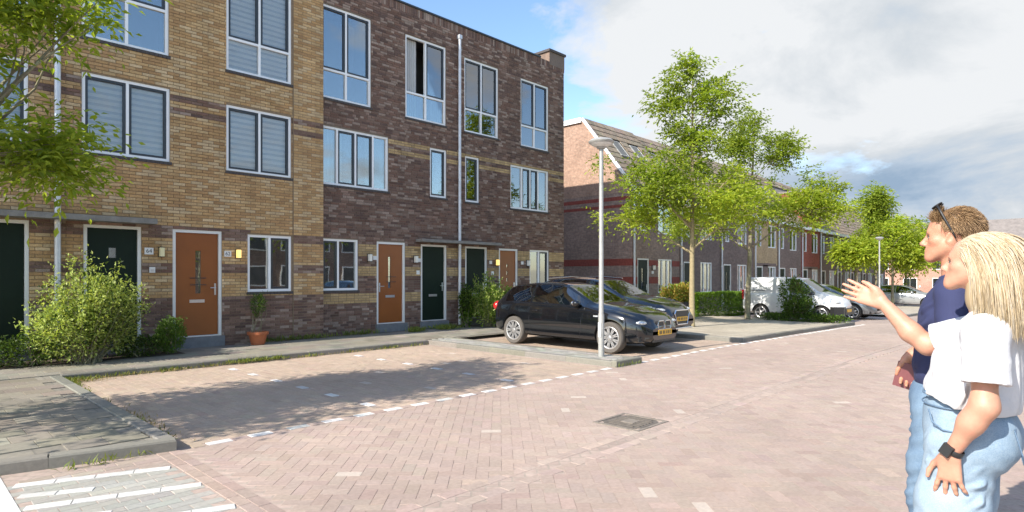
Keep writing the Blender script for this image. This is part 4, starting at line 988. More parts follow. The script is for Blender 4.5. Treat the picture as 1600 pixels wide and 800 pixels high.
# terracotta pot with an olive sapling
pt = thing('flower_pot', 'round terracotta pot with a rim standing beside the orange door', 'flower pot', (5.62, 12.93, KH))
b = MB(); b.lathe([(0,0),(.135,0),(.185,.215),(.215,.215),(.22,.275),(.195,.275),(.185,.235),(0,.235)], (0,0,0), 28); b.build('pot', M['terracotta'], pt, off=(0,0,0), smooth=True, sharp=35)
b = MB(); b.lathe([(0,.238),(.183,.238)], (0,0,0), 20); b.build('soil', M['soil'], pt, off=(0,0,0))
shrub('olive_sapling', 'thin stemmed olive sapling with a small round crown in the terracotta pot', 'sapling', (5.62, 12.93, KH+.24), [(0,0,.62,.16,.16,.2)], 700, .055, (('leaf_dark',.6),('leaf_box',.4)), 14, 7, wid=.3)
shrub('clipped_hedge', 'clipped bright green hedge in front of the terraced houses', 'hedge', (24.7, 11.75, zgf(24.7)), [(0,0,.5,2.3,.35,.5)], 12000, .085, (('leaf_hedge',.8),('leaf_box',.2)), 15, 6, boxy=True)
shrub('clipped_hedge', 'distant low green hedge behind the silver car', 'hedge', (60, 13.2, zgf(60)), [(0,0,.6,4.0,.8,.7)], 6000, .2, (('leaf_hedge',.8),('leaf_box',.2)), 16, 6, boxy=True)
shrub('young_shrub', 'loose green shrub growing in front of the white van', 'shrub', (22.9, 7.9, KH+zgf(23)), [(0,0,.85,.45,.5,.75),(0,-.2,.5,.5,.5,.4)], 2600, .10, (('leaf_dark',.55),('leaf_box',.45)), 17, 30)
tag(shrub('ground_cover', 'low green ground cover at the foot of the white van', 'ground cover', (22.9, 7.6, KH+zgf(23)), [(0,0,.1,.5,1.6,.16)], 2600, .09, (('leaf_dark',.5),('leaf_box',.5)), 18, 6))
# planter with yellow flowers
pl = thing('flower_planter', 'dark square planter in front of the terrace', 'planter', (19.9, 11.1, zgf(19.9)+KH))
b = MB(); 
for k in (0,1):
    b = MB(); b.prism([(-.38+.8*k,0),(.34+.8*k,0),(.40+.8*k,.62),(-.44+.8*k,.62)], -.3, .3, 'y'); b.build('box', M['black_plastic'], pl, off=(0,0,0))
shrub('flowering_shrub', 'yellow and orange flowering shrub growing in the dark planter', 'shrub', (20.2, 11.1, zgf(20)+KH+.55), [(-.25,0,.3,.55,.4,.38),(.5,0,.35,.5,.4,.38)], 3000, .10, (('leaf_flower',.65),('leaf_hedge',.35)), 19, 14)
# weeds along kerbs and walls
def weeds(name, spots, seed, m, h=.12):
    rnd = np.random.default_rng(seed); P = []; D = []
    for (x, y, z, sx, sy, n) in spots:
        k = int(n); P.append(np.c_[x+rnd.normal(0,sx,k), y+rnd.normal(0,sy,k), np.full(k, z)]); D.append(rnd.normal(0,.5,(k,3))+np.array((0,0,1.)))
    P = np.concatenate(P); D = np.concatenate(D); P[:,2] += zg(P[:,0]); V, F = leaf_arrays(P, D, h, rnd, wid=.16); o = obj(name, grid_mesh(name, V, F, False), M[m]); o['kind'] = 'stuff'; return o
sp = [(2.0,10.85,0.,.18,.10,260),(1.92,10.6,0.,.05,.25,120)] + [(x,10.93,0.,.14,.02,n_) for x,n_ in ((2.7,40),(3.3,90),(3.9,25),(5.8,60),(6.6,20),(7.6,70),(8.3,25))] + [(4.6,10.95,.02,.25,.05,420),(5.1,10.95,.02,.12,.05,160)] + [(1.88,y,0.,.02,.12,n_) for y,n_ in ((6.4,30),(7.3,50),(8.6,16),(9.6,40))] + [(1.3,5.93,0.,.20,.02,40),(.5,6.1,0.,.1,.02,14),(9.1,5.86,0.,.3,.02,40)]
weeds('weed_grass', sp, 3, 'grass', .085)
weeds('wall_weed', [(x,13.2,KH,.3,.05,120) for x in (6.2,7.0,8.3,10.9,14.)] + [(9.8,12.9,KH,.12,.08,260),(10.9,12.95,KH,.16,.1,380)], 4, 'grass', .14)
weeds('dry_litter', [(2.1,10.75,0.01,.25,.12,260),(3.2,10.85,0.01,.7,.05,260),(1.95,7.2,.01,.05,.5,160),(6.5,10.85,.01,1.2,.05,260)], 5, 'straw', .05)
# ---------------------------------------------------------------- cars
def paint(name, col, metal=.3, rough=.22):
    return mat(name, col, rough, metal=metal, coat=1., var=.06, vscale=3, rvar=.05)
M['black_paint'] = paint('black_car_paint', (.005,.006,.008), .0, .12)
M['navy_paint'] = paint('dark_blue_car_paint', (.006,.008,.015), .1, .14)
M['white_paint_car'] = paint('white_car_paint', (.70,.71,.72), 0., .28)
M['silver_paint'] = paint('silver_car_paint', (.42,.44,.46), .6, .3)
M['grey_paint'] = paint('grey_car_paint', (.20,.215,.225), .5, .3)
M['rim'] = mat('alloy_rim', (.55,.55,.56), .3, metal=.7)
M['tyre'] = mat('tyre_rubber', (.028,.027,.026), .8, bump=.3, bscale=150)
M['tyre_dusty'] = mat('dusty_tyre_rubber', (.10,.09,.08), .85, bump=.3, bscale=150)
M['plate'] = mat('yellow_number_plate', (.75,.42,.03), .4)
M['chrome'] = mat('chrome', (.75,.75,.76), .12, metal=1.)
M['lens'] = mat('headlight_lens', (.55,.58,.60), .06, coat=1., metal=.35, var=.5, vscale=30)
M['red_lens'] = mat('tail_light_lens', (.42,.012,.012), .12, coat=1.)
M['seat'] = mat('car_seat', (.04,.04,.042), .9)
def smooth_curve(pts, xs, k=.05):
    px, pz = np.array(pts, float).T; fx = np.linspace(px[0]-.4, px[-1]+.4, 900); fz = np.interp(fx, px, pz)
    d = fx[1]-fx[0]; r = max(1, int(k*2.5/d)); w = np.exp(-.5*((np.arange(-r,r+1)*d)/k)**2); w /= w.sum()
    fz = np.convolve(np.pad(fz, r, mode='edge'), w, 'valid'); return np.interp(xs, fx, fz)
def wheel(parent, x, y, r, wd, spokes, left, dusty=False, style='thin'):
    w = bpy.data.objects.new('wheel', None); COL.objects.link(w); w.parent = parent; w.location = (x, y, r); w.rotation_euler = (0,0,0 if left else math.pi); w.empty_display_size = .1
    b = MB(); rr = r*.70; h = wd/2
    b.lathe([(rr,-h*.9),(r*.93,-h),(r*.985,-h*.8),(r,-h*.5),(r,h*.5),(r*.985,h*.8),(r*.93,h),(rr+.008,h*.92),(rr,h*.7)], (0,0,0), 36, axis='y'); b.build('tyre', M['tyre_dusty' if dusty else 'tyre'], w, off=(0,0,0), smooth=True, sharp=40)
    b = MB(); b.lathe([(rr+.006,h*.86),(rr-.004,h*.90),(rr-.022,h*.84),(rr-.028,h*.2),(rr-.035,-h*.6)], (0,0,0), 36, axis='y')
    for k in range(spokes):
        a = 2*math.pi*k/spokes
        offs = (-.055,.055) if style == 'double' else (0,)
        for o in offs:
            wv = .020 if style == 'double' else .034
            ca, sa = math.cos(a), math.sin(a); p0 = np.array((ca*.045,h*.80,sa*.045)); p1 = np.array((math.cos(a+o*2.2)*(rr-.016),h*.84,math.sin(a+o*2.2)*(rr-.016)))
            t = np.array((-sa,0,ca)); b.add([p0-t*wv*.9,p0+t*wv*.9,p1+t*wv*.55,p1-t*wv*.55,p0-t*wv*.9-(0,.03,0),p0+t*wv*.9-(0,.03,0),p1+t*wv*.55-(0,.03,0),p1-t*wv*.55-(0,.03,0)], [(0,1,2,3),(0,4,5,1),(1,5,6,2),(2,6,7,3),(3,7,4,0)])
    b.lathe([(0,h*.86),(.035,h*.86),(.055,h*.76),(.06,h*.5)], (0,0,0), 18, axis='y'); b.build('rim', M['rim'], w, off=(0,0,0), smooth=True, sharp=30)
    b = MB(); b.lathe([(rr-.03,h*.25),(0,h*.25)], (0,0,0), 24, axis='y'); b.lathe([(rr*.72,h*.34),(rr*.72,h*.30),(.05,h*.34)], (0,0,0), 20, axis='y'); b.build('brake_disc', M['sash'], w, off=(0,0,0)); return w
def make_car(name, label, cat, loc, rz, sp, group):
    t = thing(name, label, cat, loc, rz, group); pm = M[sp['paint']]
    lo, hi = sp['top'][0][0], sp['top'][-1][0]
    xs = set(np.round(np.linspace(lo, hi, 64), 4))
    for a, b_ in sp['side_win']: xs |= {a, b_}
    xs |= set(sp['ws']) | set(sp.get('rw', ())); xs = np.array(sorted(xs)); n = len(xs)
    zc = smooth_curve(sp['top'], xs, sp.get('k', .045)); zb = smooth_curve(sp['belt'], xs, .06); w = smooth_curve(sp['plan'], xs, .05); zs = smooth_curve(sp['sill'], xs, .05); wr = smooth_curve(sp['roofw'], xs, .05)
    zc = np.maximum(zc, zb+.03); zt = np.maximum(zb+.02, zc-.055); K = 14
    P = np.zeros((n, K, 2))
    def st(k, y, z): P[:,k,0] = y; P[:,k,1] = z
    st(0, 0*w, zs); st(1, .80*w, zs); st(2, .955*w, zs+.05); st(3, .992*w, zs+.17); st(4, w, zs+.5*(zb-zs)); st(5, .990*w, zb-.10); st(6, .960*w, zb-.012); st(7, .925*w, zb+.018)
    st(8, .925*w+(wr-.925*w)*.33+.008, zb+.018+(zt-zb-.018)*.36); st(9, .925*w+(wr-.925*w)*.68+.008, zb+.018+(zt-zb-.018)*.70); st(10, wr, zt); st(11, wr*.90, zc-.020); st(12, wr*.5, zc-.005); st(13, 0*w, zc)
    V = []; 
    for i in range(n):
        for k in range(K): V.append((xs[i], P[i,k,0], P[i,k,1]))
        for k in range(K-2, 0, -1): V.append((xs[i], -P[i,k,0], P[i,k,1]))
    Rg = 2*K-2; F = []; MI = []
    def cls(i, k):
        xm = (xs[i]+xs[i+1])/2; kk = k if k < K-1 else Rg-1-k
        if kk in (7,8,9) and (zt[i]-zb[i]) > .06 and (zt[i+1]-zb[i+1]) > .06 and any(a <= xm <= b_ for a,b_ in sp['side_win']): return 1
        if kk in (10,11,12) or (kk == 10):
            if sp['ws'][0] <= xm <= sp['ws'][1] and kk >= 11: return 2
            if 'rw' in sp and sp['rw'][0] <= xm <= sp['rw'][1] and kk >= 11: return 2
        return 0
    for i in range(n-1):
        for k in range(Rg): F.append((i*Rg+k, i*Rg+(k+1)%Rg, (i+1)*Rg+(k+1)%Rg, (i+1)*Rg+k)); MI.append(cls(i, k))
    F.append(tuple(range(Rg-1,-1,-1))); MI.append(0); F.append(tuple((n-1)*Rg+k for k in range(Rg))); MI.append(0)
    me = bpy.data.meshes.new('shell'); me.from_pydata(V, [], F); me.polygons.foreach_set('material_index', np.array(MI, dtype=np.int32))
    o = obj('shell', me, [pm, M['car_glass'], M['car_glass'], M['black_plastic']]); 
    bm = bmesh.new(); bm.from_mesh(me); bmesh.ops.recalc_face_normals(bm, faces=bm.faces); bm.to_mesh(me); bm.free()
    cb = MB(); r = sp['r']; tw = sp['track']
    for xa in sp['axles']:
        for s_ in (-1,1):
            nn = 28; ra = r+sp.get('gap',.045); v = []; 
            for yy in (s_*(tw-.24), s_*(tw+.5)): v += [(xa+ra*math.cos(2*math.pi*k/nn), yy, r+.01+ra*math.sin(2*math.pi*k/nn)) for k in range(nn)]
            f = [(k,(k+1)%nn,nn+(k+1)%nn,nn+k) for k in range(nn)] + [tuple(range(nn-1,-1,-1)), tuple(range(nn,2*nn))]; cb.add(v, f, 3)
    co = cb.build('cutter', [pm, M['car_glass'], M['car_glass'], M['black_plastic']], None, off=(0,0,0))
    bm = bmesh.new(); bm.from_mesh(co.data); bmesh.ops.recalc_face_normals(bm, faces=bm.faces); bm.to_mesh(co.data); bm.free()
    md = o.modifiers.new('cut', 'BOOLEAN'); md.operation = 'DIFFERENCE'; md.object = co; md.solver = 'EXACT'
    dg = bpy.context.evaluated_depsgraph_get(); dg.update(); cut = bpy.data.meshes.new_from_object(o.evaluated_get(dg)); bpy.data.objects.remove(o); bpy.data.objects.remove(co)
    groups = {}
    for p in cut.polygons:
        c = p.center
        if p.material_index == 1:
            wi = min(range(len(sp['side_win'])), key=lambda q: 0 if sp['side_win'][q][0] <= c.x <= sp['side_win'][q][1] else 1 + abs(sum(sp['side_win'][q])/2-c.x)); key = ('side_window', wi, c.y > 0)
        elif p.material_index == 2: key = ('windscreen' if c.x > 0 else 'rear_window', 0, 0)
        else: key = ('body', 0, 0)
        groups.setdefault(key, []).append(p)
    co_ = np.array([v.co[:] for v in cut.vertices])
    for key, ps in groups.items():
        used = {}; f = []; mi = []
        for p in ps:
            q = []
            for v in p.vertices:
                if v not in used: used[v] = len(used)
                q.append(used[v])
            f.append(q); mi.append(1 if p.material_index == 3 else 0)
        vv = co_[list(used.keys())]; m2 = bpy.data.meshes.new(key[0]); m2.from_pydata(vv.tolist(), [], f); m2.polygons.foreach_set('material_index', np.array(mi, dtype=np.int32)); m2.polygons.foreach_set('use_smooth', np.ones(len(f), dtype=bool)); m2.set_sharp_from_angle(angle=R(32))
        obj(key[0], m2, [pm if key[0] == 'body' else M['car_glass'], M['black_plastic']], t)
    for xa in sp['axles']:
        for s_ in (-1,1): wheel(t, xa, s_*(tw-.105), r, .205, sp.get('spokes',9), s_ > 0, sp.get('dusty', False), sp.get('rim_style','thin'))
    # cabin: floor and seats seen through the panes
    zf = sp.get('seat_z', .45)
    b = MB(); b.box(sp['cab'][0], sp['cab'][1], -.62, .62, zf-.1, zf); b.build('cabin_floor', M['seat'], t, off=(0,0,0))
    for xa in sp.get('seats', (-.75, .05)):
        for s_ in (-1,1):
            b = MB(); b.prism([(xa-.05,zf),(xa+.42,zf),(xa+.42,zf+.13),(xa+.08,zf+.15),(xa-.16,zf+.66),(xa-.27,zf+.64)], s_*.36-.22, s_*.36+.22, 'y'); b.box(xa-.30,xa-.20,s_*.36-.11,s_*.36+.11,zf+.68,zf+.84); b.build('seat', M['seat'], t, off=(0,0,0))
    b = MB(); b.box(sp['ws'][1]-.55, sp['ws'][1]-.05, -.62,.62, zf+.30, zf+.42); b.build('dashboard', M['seat'], t, off=(0,0,0))
    def side_y(x, z):
        i = int(np.argmin(np.abs(xs-x))); pp = P[i,2:11]; return float(np.interp(z, pp[:,1], pp[:,0]))
    # shut lines, handles, mirrors
    for ln in sp.get('seams', ()):
        for s_ in (-1,1):
            b = MB(); b.tube([(x, s_*(side_y(x,z)+.0015), z) for x,z in ln], .0045, 4, cap=False); b.build('shut_line', M['black_plastic'], t, off=(0,0,0))
    for (x,z) in sp.get('handles', ()):
        for s_ in (-1,1):
            b = MB(); y = side_y(x,z)+.012; b.ball((x, s_*y, z), (.095,.014,.016), 10, 6); b.build('door_handle', M[sp.get('handle_mat','black_paint')], t, off=(0,0,0), smooth=True)
    mx, mz = sp['mirror']
    for s_ in (-1,1):
        b = MB(); y = side_y(mx, mz)+.10; b.ball((mx, s_*y, mz+.03), (.085,.105,.07), 12, 8); b.tube([(mx+.02, s_*(y-.16), mz-.02),(mx, s_*(y-.05), mz+.01)], .022, 6); mr = b.build('mirror', pm if sp.get('mirror_paint', True) else M['black_plastic'], t, off=(0,0,0), smooth=True)
        g = MB(); g.ball((mx-.070, s_*y, mz+.03), (.02,.085,.052), 10, 6); g.build('mirror_glass', M['chrome'], mr, off=(0,0,0), smooth=True)
    for mat_, parts in sp.get('extras', {}).items():
        for nm, fn in parts:
            b = MB(); fn(b, side_y); b.build(nm, M[mat_], t, off=(0,0,0), smooth=nm in ('headlight','tail_light','fog_light'))
    return t
def plate_fn(x, z, rear=False):
    def f(b, sy): b.box(*( (x-.012,x+.004) if rear else (x-.004,x+.012)), -.26, .26, z-.055, z+.055)
    return ('number_plate', f)
def plate_marks(x, z):
    def f(b, sy):
        for k, y in enumerate((-.20,-.15,-.07,-.02,.06,.12,.19)): b.box(x+.0122,x+.0135,y-.016,y+.016,z-.032,z+.032)
    return ('plate_mark', f)
def lamp_fn(x, y, z, r): return lambda s_: (lambda b, sy: b.ball((x, s_*y, z), r, 14, 8))
def both(nm, fn): return [(nm, fn(-1)), (nm, fn(1))]
def bx_fn(nm, *a): return (nm, lambda b, sy: b.box(*a))
def tube_fn(nm, pts, r): return (nm, lambda b, sy: b.tube(pts, r, 6))
HATCH = dict(paint='black_paint', r=.318, axles=(-1.30,1.36), track=.868, spokes=9, rim_style='double', dusty=True,
  top=[(-2.11,.62),(-2.12,.78),(-2.08,.93),(-1.97,1.06),(-1.66,1.31),(-1.45,1.375),(-.9,1.42),(-.3,1.42),(.05,1.385),(.85,1.005),(1.4,.93),(1.85,.82),(2.02,.72),(2.10,.60),(2.12,.5)],
  belt=[(-2.12,.72),(-1.95,.94),(-1.2,.975),(0,.94),(.8,.905),(1.5,.80),(1.95,.66),(2.12,.46)],
  plan=[(-2.12,.60),(-2.0,.76),(-1.75,.84),(-1.3,.872),(0,.872),(1.36,.872),(1.7,.83),(1.95,.70),(2.08,.54),(2.12,.42)],
  sill=[(-2.12,.40),(-1.95,.28),(-1.6,.22),(1.6,.20),(2.0,.22),(2.12,.30)],
  roofw=[(-2.12,.52),(-1.9,.60),(-1.5,.56),(-.5,.575),(.05,.585),(.85,.68),(1.5,.66),(1.95,.52),(2.12,.36)],
  side_win=[(-1.62,-.82),(-.76,.72)], ws=(.08,.90), rw=(-1.95,-1.60), cab=(-1.6,1.0), mirror=(.56,.96), handles=[(-.62,.80)],
  seams=[[(-.80,.93),(-.80,.6),(-.78,.34),(-.72,.26)],[(.62,.88),(.66,.6),(.64,.4),(.60,.26)],[(-.72,.27),(0,.26),(.60,.27)],[(.92,.905),(1.4,.86),(1.75,.77)]],
  extras=dict(
   lens=both('headlight', lambda s_: (lambda b, sy: b.ball((1.80, s_*.575, .63), (.245,.145,.060), 18, 8))) + both('side_repeater', lambda s_: (lambda b, sy: b.box(.98,1.10,s_*(sy(1.04,.74)-.006),s_*(sy(1.04,.74)+.008),.725,.755))),
   red_lens=both('tail_light', lambda s_: (lambda b, sy: b.ball((-1.99, s_*.64, .85), (.13,.15,.12), 14, 8))),
   chrome=[('kidney_frame', (lambda b, sy, q=q: [b.tube([(2.112+.0*z_, q*.13+y_, .575+z_) for y_,z_ in ((-.10,-.085),(.10,-.085),(.115,.0),(.09,.085),(-.09,.085),(-.115,.0),(-.10,-.085))], .012, 6)])) for q in (-1,1)] + [tube_fn('bumper_trim', [(1.90,-.68,.33),(2.05,-.5,.33)], .008), tube_fn('bumper_trim', [(1.90,.68,.33),(2.05,.5,.33)], .008)],
   black_plastic=[bx_fn('grille', 2.0,2.113,-.235,-.03,.495,.655), bx_fn('grille', 2.0,2.113,.03,.235,.495,.655), bx_fn('lower_intake', 1.98,2.118,-.42,.42,.245,.345)] + both('intake', lambda s_: (lambda b, sy: b.box(1.88,1.985,*sorted((s_*.48,s_*.68)),.26,.35))),
   plate=[plate_fn(2.118,.43), plate_fn(-2.12,.62,True)], ink=[plate_marks(2.118,.43)]))
SUV = dict(paint='navy_paint', r=.36, axles=(-1.40,1.42), track=.93, spokes=5, rim_style='double', k=.05, seat_z=.62,
  top=[(-2.31,.75),(-2.33,.95),(-2.25,1.10),(-1.75,1.52),(-1.4,1.62),(-.6,1.655),(0,1.63),(.25,1.585),(1.05,1.18),(1.6,1.11),(2.05,1.0),(2.25,.86),(2.33,.66)],
  belt=[(-2.33,.95),(-1.6,1.10),(0,1.06),(1.0,1.04),(1.7,.95),(2.15,.82),(2.33,.60)],
  plan=[(-2.33,.68),(-2.15,.84),(-1.6,.925),(0,.93),(1.5,.93),(1.95,.86),(2.2,.74),(2.33,.60)],
  sill=[(-2.33,.48),(-2.1,.34),(1.9,.30),(2.2,.33),(2.33,.42)], roofw=[(-2.33,.6),(-1.8,.62),(-.5,.64),(.3,.65),(1.05,.74),(1.8,.72),(2.33,.52)],
  side_win=[(-1.95,-1.2),(-1.13,-.12),(-.06,.92)], ws=(.28,1.10), rw=(-2.2,-1.75), cab=(-1.8,1.1), mirror=(.78,1.10), handles=[(-1.0,.95),(.12,.93)], handle_mat='navy_paint', mirror_paint=True,
  seams=[[(-.09,1.03),(-.09,.5),(-.05,.36)],[(.86,1.0),(.90,.6),(.86,.38)]],
  extras=dict(
   lens=both('headlight', lambda s_: (lambda b, sy: b.ball((2.01, s_*.63, .83), (.21,.17,.06), 16, 8))),
   red_lens=both('tail_light', lambda s_: (lambda b, sy: b.ball((-2.18, s_*.72, 1.0), (.12,.14,.10), 14, 8))),
   chrome=[('grille_frame', lambda b, sy: b.tube([(2.335,-.30,.82),(2.335,-.36,.74),(2.345,-.24,.46),(2.345,.24,.46),(2.335,.36,.74),(2.335,.30,.82),(2.335,-.30,.82)], .016, 6))] + both('intake_frame', lambda s_: (lambda b, sy: b.tube([(2.24,s_*.50,.62),(2.16,s_*.74,.64),(2.19,s_*.74,.46),(2.30,s_*.44,.44),(2.24,s_*.50,.62)], .014, 6))) + [tube_fn('skid_trim', [(2.15,-.76,.38),(2.34,-.5,.36),(2.35,.5,.36),(2.15,.76,.38)], .022), tube_fn('roof_rail', [(-1.5,-.63,1.63),(-.6,-.66,1.68),(.15,-.65,1.63)], .018), tube_fn('roof_rail', [(-1.5,.63,1.63),(-.6,.66,1.68),(.15,.65,1.63)], .018)],
   black_plastic=[bx_fn('grille', 2.2,2.336,-.30,.30,.47,.80)] + both('intake', lambda s_: (lambda b, sy: b.box(2.08,2.20,*sorted((s_*.47,s_*.74)),.46,.61))),
   plate=[plate_fn(2.345,.60)], ink=[plate_marks(2.345,.60)]))
VAN = dict(paint='white_paint_car', r=.315, axles=(-1.16,1.18), track=.88, spokes=5, k=.06, gap=.05, seat_z=.66,
  top=[(-1.93,.8),(-1.95,1.2),(-1.90,1.68),(-1.78,1.78),(-.8,1.80),(.05,1.79),(.35,1.74),(1.05,1.22),(1.45,1.08),(1.75,.98),(1.88,.82),(1.92,.62)],
  belt=[(-1.95,1.08),(0,1.10),(1.0,1.06),(1.45,.95),(1.75,.82),(1.92,.58)],
  plan=[(-1.95,.80),(-1.85,.87),(0,.895),(1.2,.89),(1.55,.82),(1.8,.68),(1.92,.52)], sill=[(-1.95,.42),(-1.7,.30),(1.6,.27),(1.92,.36)],
  roofw=[(-1.95,.72),(-.5,.74),(.3,.72),(1.0,.76),(1.5,.70),(1.92,.46)], side_win=[(-.02,.95)], ws=(.40,1.12), cab=(-.3,1.1), seats=(.1,), mirror=(.82,1.10), mirror_paint=False, handles=[(.12,.92)], handle_mat='black_plastic',
  seams=[[(-.06,1.70),(-.06,1.0),(-.06,.34)],[(.90,1.0),(.92,.7),(.86,.34)],[(-1.5,1.30),(-.9,1.30)],[(-.95,1.7),(-.95,.34)]],
  extras=dict(black_plastic=[('front_bumper', lambda b, sy: b.prism([(1.50,.84),(1.78,.70),(1.905,.50),(1.945,.42),(1.945,.68),(1.90,.72),(1.66,.93)], .30, .62, 'z')), ('front_bumper', lambda b, sy: b.prism([(1.50,-.84),(1.78,-.70),(1.905,-.50),(1.945,-.42),(1.945,-.68),(1.90,-.72),(1.66,-.93)], .30, .62, 'z')), bx_fn('bumper_bar', 1.80,1.955,-.46,.46,.30,.56)] + both('rub_strip', lambda s_: (lambda b, sy: b.box(.05,.82,*sorted((s_*(sy(.4,.62)-.01),s_*(sy(.4,.62)+.014))),.58,.66))) + both('side_rail', lambda s_: (lambda b, sy: b.box(-1.85,-1.0,*sorted((s_*(sy(-1.4,1.22)-.01),s_*(sy(-1.4,1.22)+.010))),1.21,1.235))),
   lens=both('headlight', lambda s_: (lambda b, sy: b.ball((1.62, s_*.64, .80), (.20,.13,.11), 14, 8))), red_lens=both('tail_light', lambda s_: (lambda b, sy: b.box(-1.955,-1.88,*sorted((s_*.77,s_*.86)),.85,1.25))), plate=[plate_fn(1.956,.46)]))
SEDAN = dict(HATCH); SEDAN.update(paint='silver_paint', rim_style='thin', spokes=7, dusty=False,
  top=[(-2.2,.66),(-2.22,.90),(-2.12,1.02),(-1.75,1.36),(-1.4,1.44),(-.5,1.47),(.0,1.44),(.25,1.38),(1.0,1.02),(1.5,.95),(1.9,.84),(2.08,.70),(2.15,.55)],
  side_win=[(-1.95,-1.35),(-1.28,-.42),(-.36,.78)], ws=(.22,1.0), rw=(-2.1,-1.72), handles=[(-.95,.84),(-.05,.83)], handle_mat='silver_paint', seams=[[(-.39,.93),(-.39,.5),(-.36,.3)],[(.72,.88),(.72,.5),(.68,.3)]])
GREYC = dict(SEDAN); GREYC.update(paint='grey_paint', handle_mat='grey_paint')
RZ = -math.pi/2
PG = 'cars parked nose out along the street'
make_car('hatchback', 'black three door hatchback parked beside the lamp post', 'car', (11.0, 8.40, 0), RZ, HATCH, PG)
_s = make_car('suv', 'dark blue suv parked beyond the black hatchback', 'car', (13.2, 9.3, zgf(13.3)), RZ, SUV, PG); _s.scale = (.95,.95,.925)
_v = make_car('delivery_van', 'small white panel van with dark front bumper', 'van', (25.25, 8.55, zgf(25.2)), RZ, VAN, PG); _v.scale = (.96,.96,.95)
make_car('parked_car', 'grey car parked on the far side of the white van', 'car', (28.3, 8.5, zgf(28.3)), RZ, GREYC, PG)
make_car('parked_car', 'silver estate car far down the street, left of the man', 'car', (47.5, 9.2, zgf(47.5)), RZ, SEDAN, PG)
# ---------------------------------------------------------------- street lamps
def lamp(label, x, y, z, H, seg=20, rs=.044):
    t = thing('street_lamp', label, 'street lamp', (x, y, z), 0, 'street lamps')
    b = MB(); b.lathe([(0,-.1),(rs*1.25,-.1),(rs*1.25,.75),(rs*1.0,.80),(rs*.85,H-.12),(rs*.85,H-.02),(0,H-.02)], (0,0,0), 14); b.build('pole', M['pole'], t, off=(0,0,0), smooth=True, sharp=40)
    b = MB(); b.lathe([(0,H-.10),(.07,H-.10),(.10,H-.06),(.17,H-.03),(.225,H+.005),(.232,H+.035),(.19,H+.07),(.09,H+.095),(0,H+.10)], (0,0,0), seg); b.build('lamp_head', M['pole'], t, off=(0,0,0), smooth=True, sharp=50)
    b = MB(); b.lathe([(.10,H-.065),(.165,H-.036),(.21,H-.004),(.10,H-.055)], (0,0,0), seg); b.build('diffuser', M['white_plastic'], t, off=(0,0,0))
    b = MB(); b.box(-rs*1.25-.004,-rs*1.2,-.03,.03,.35,.62); b.build('hatch', M['zinc'], t, off=(0,0,0))
lamp('grey street lamp with a flat round head beside the black hatchback', 9.12, 6.5, KH, 3.88)
lamp('far grey street lamp among the lime green trees', 41.1, 9.25, zgf(41.1), 4.2)
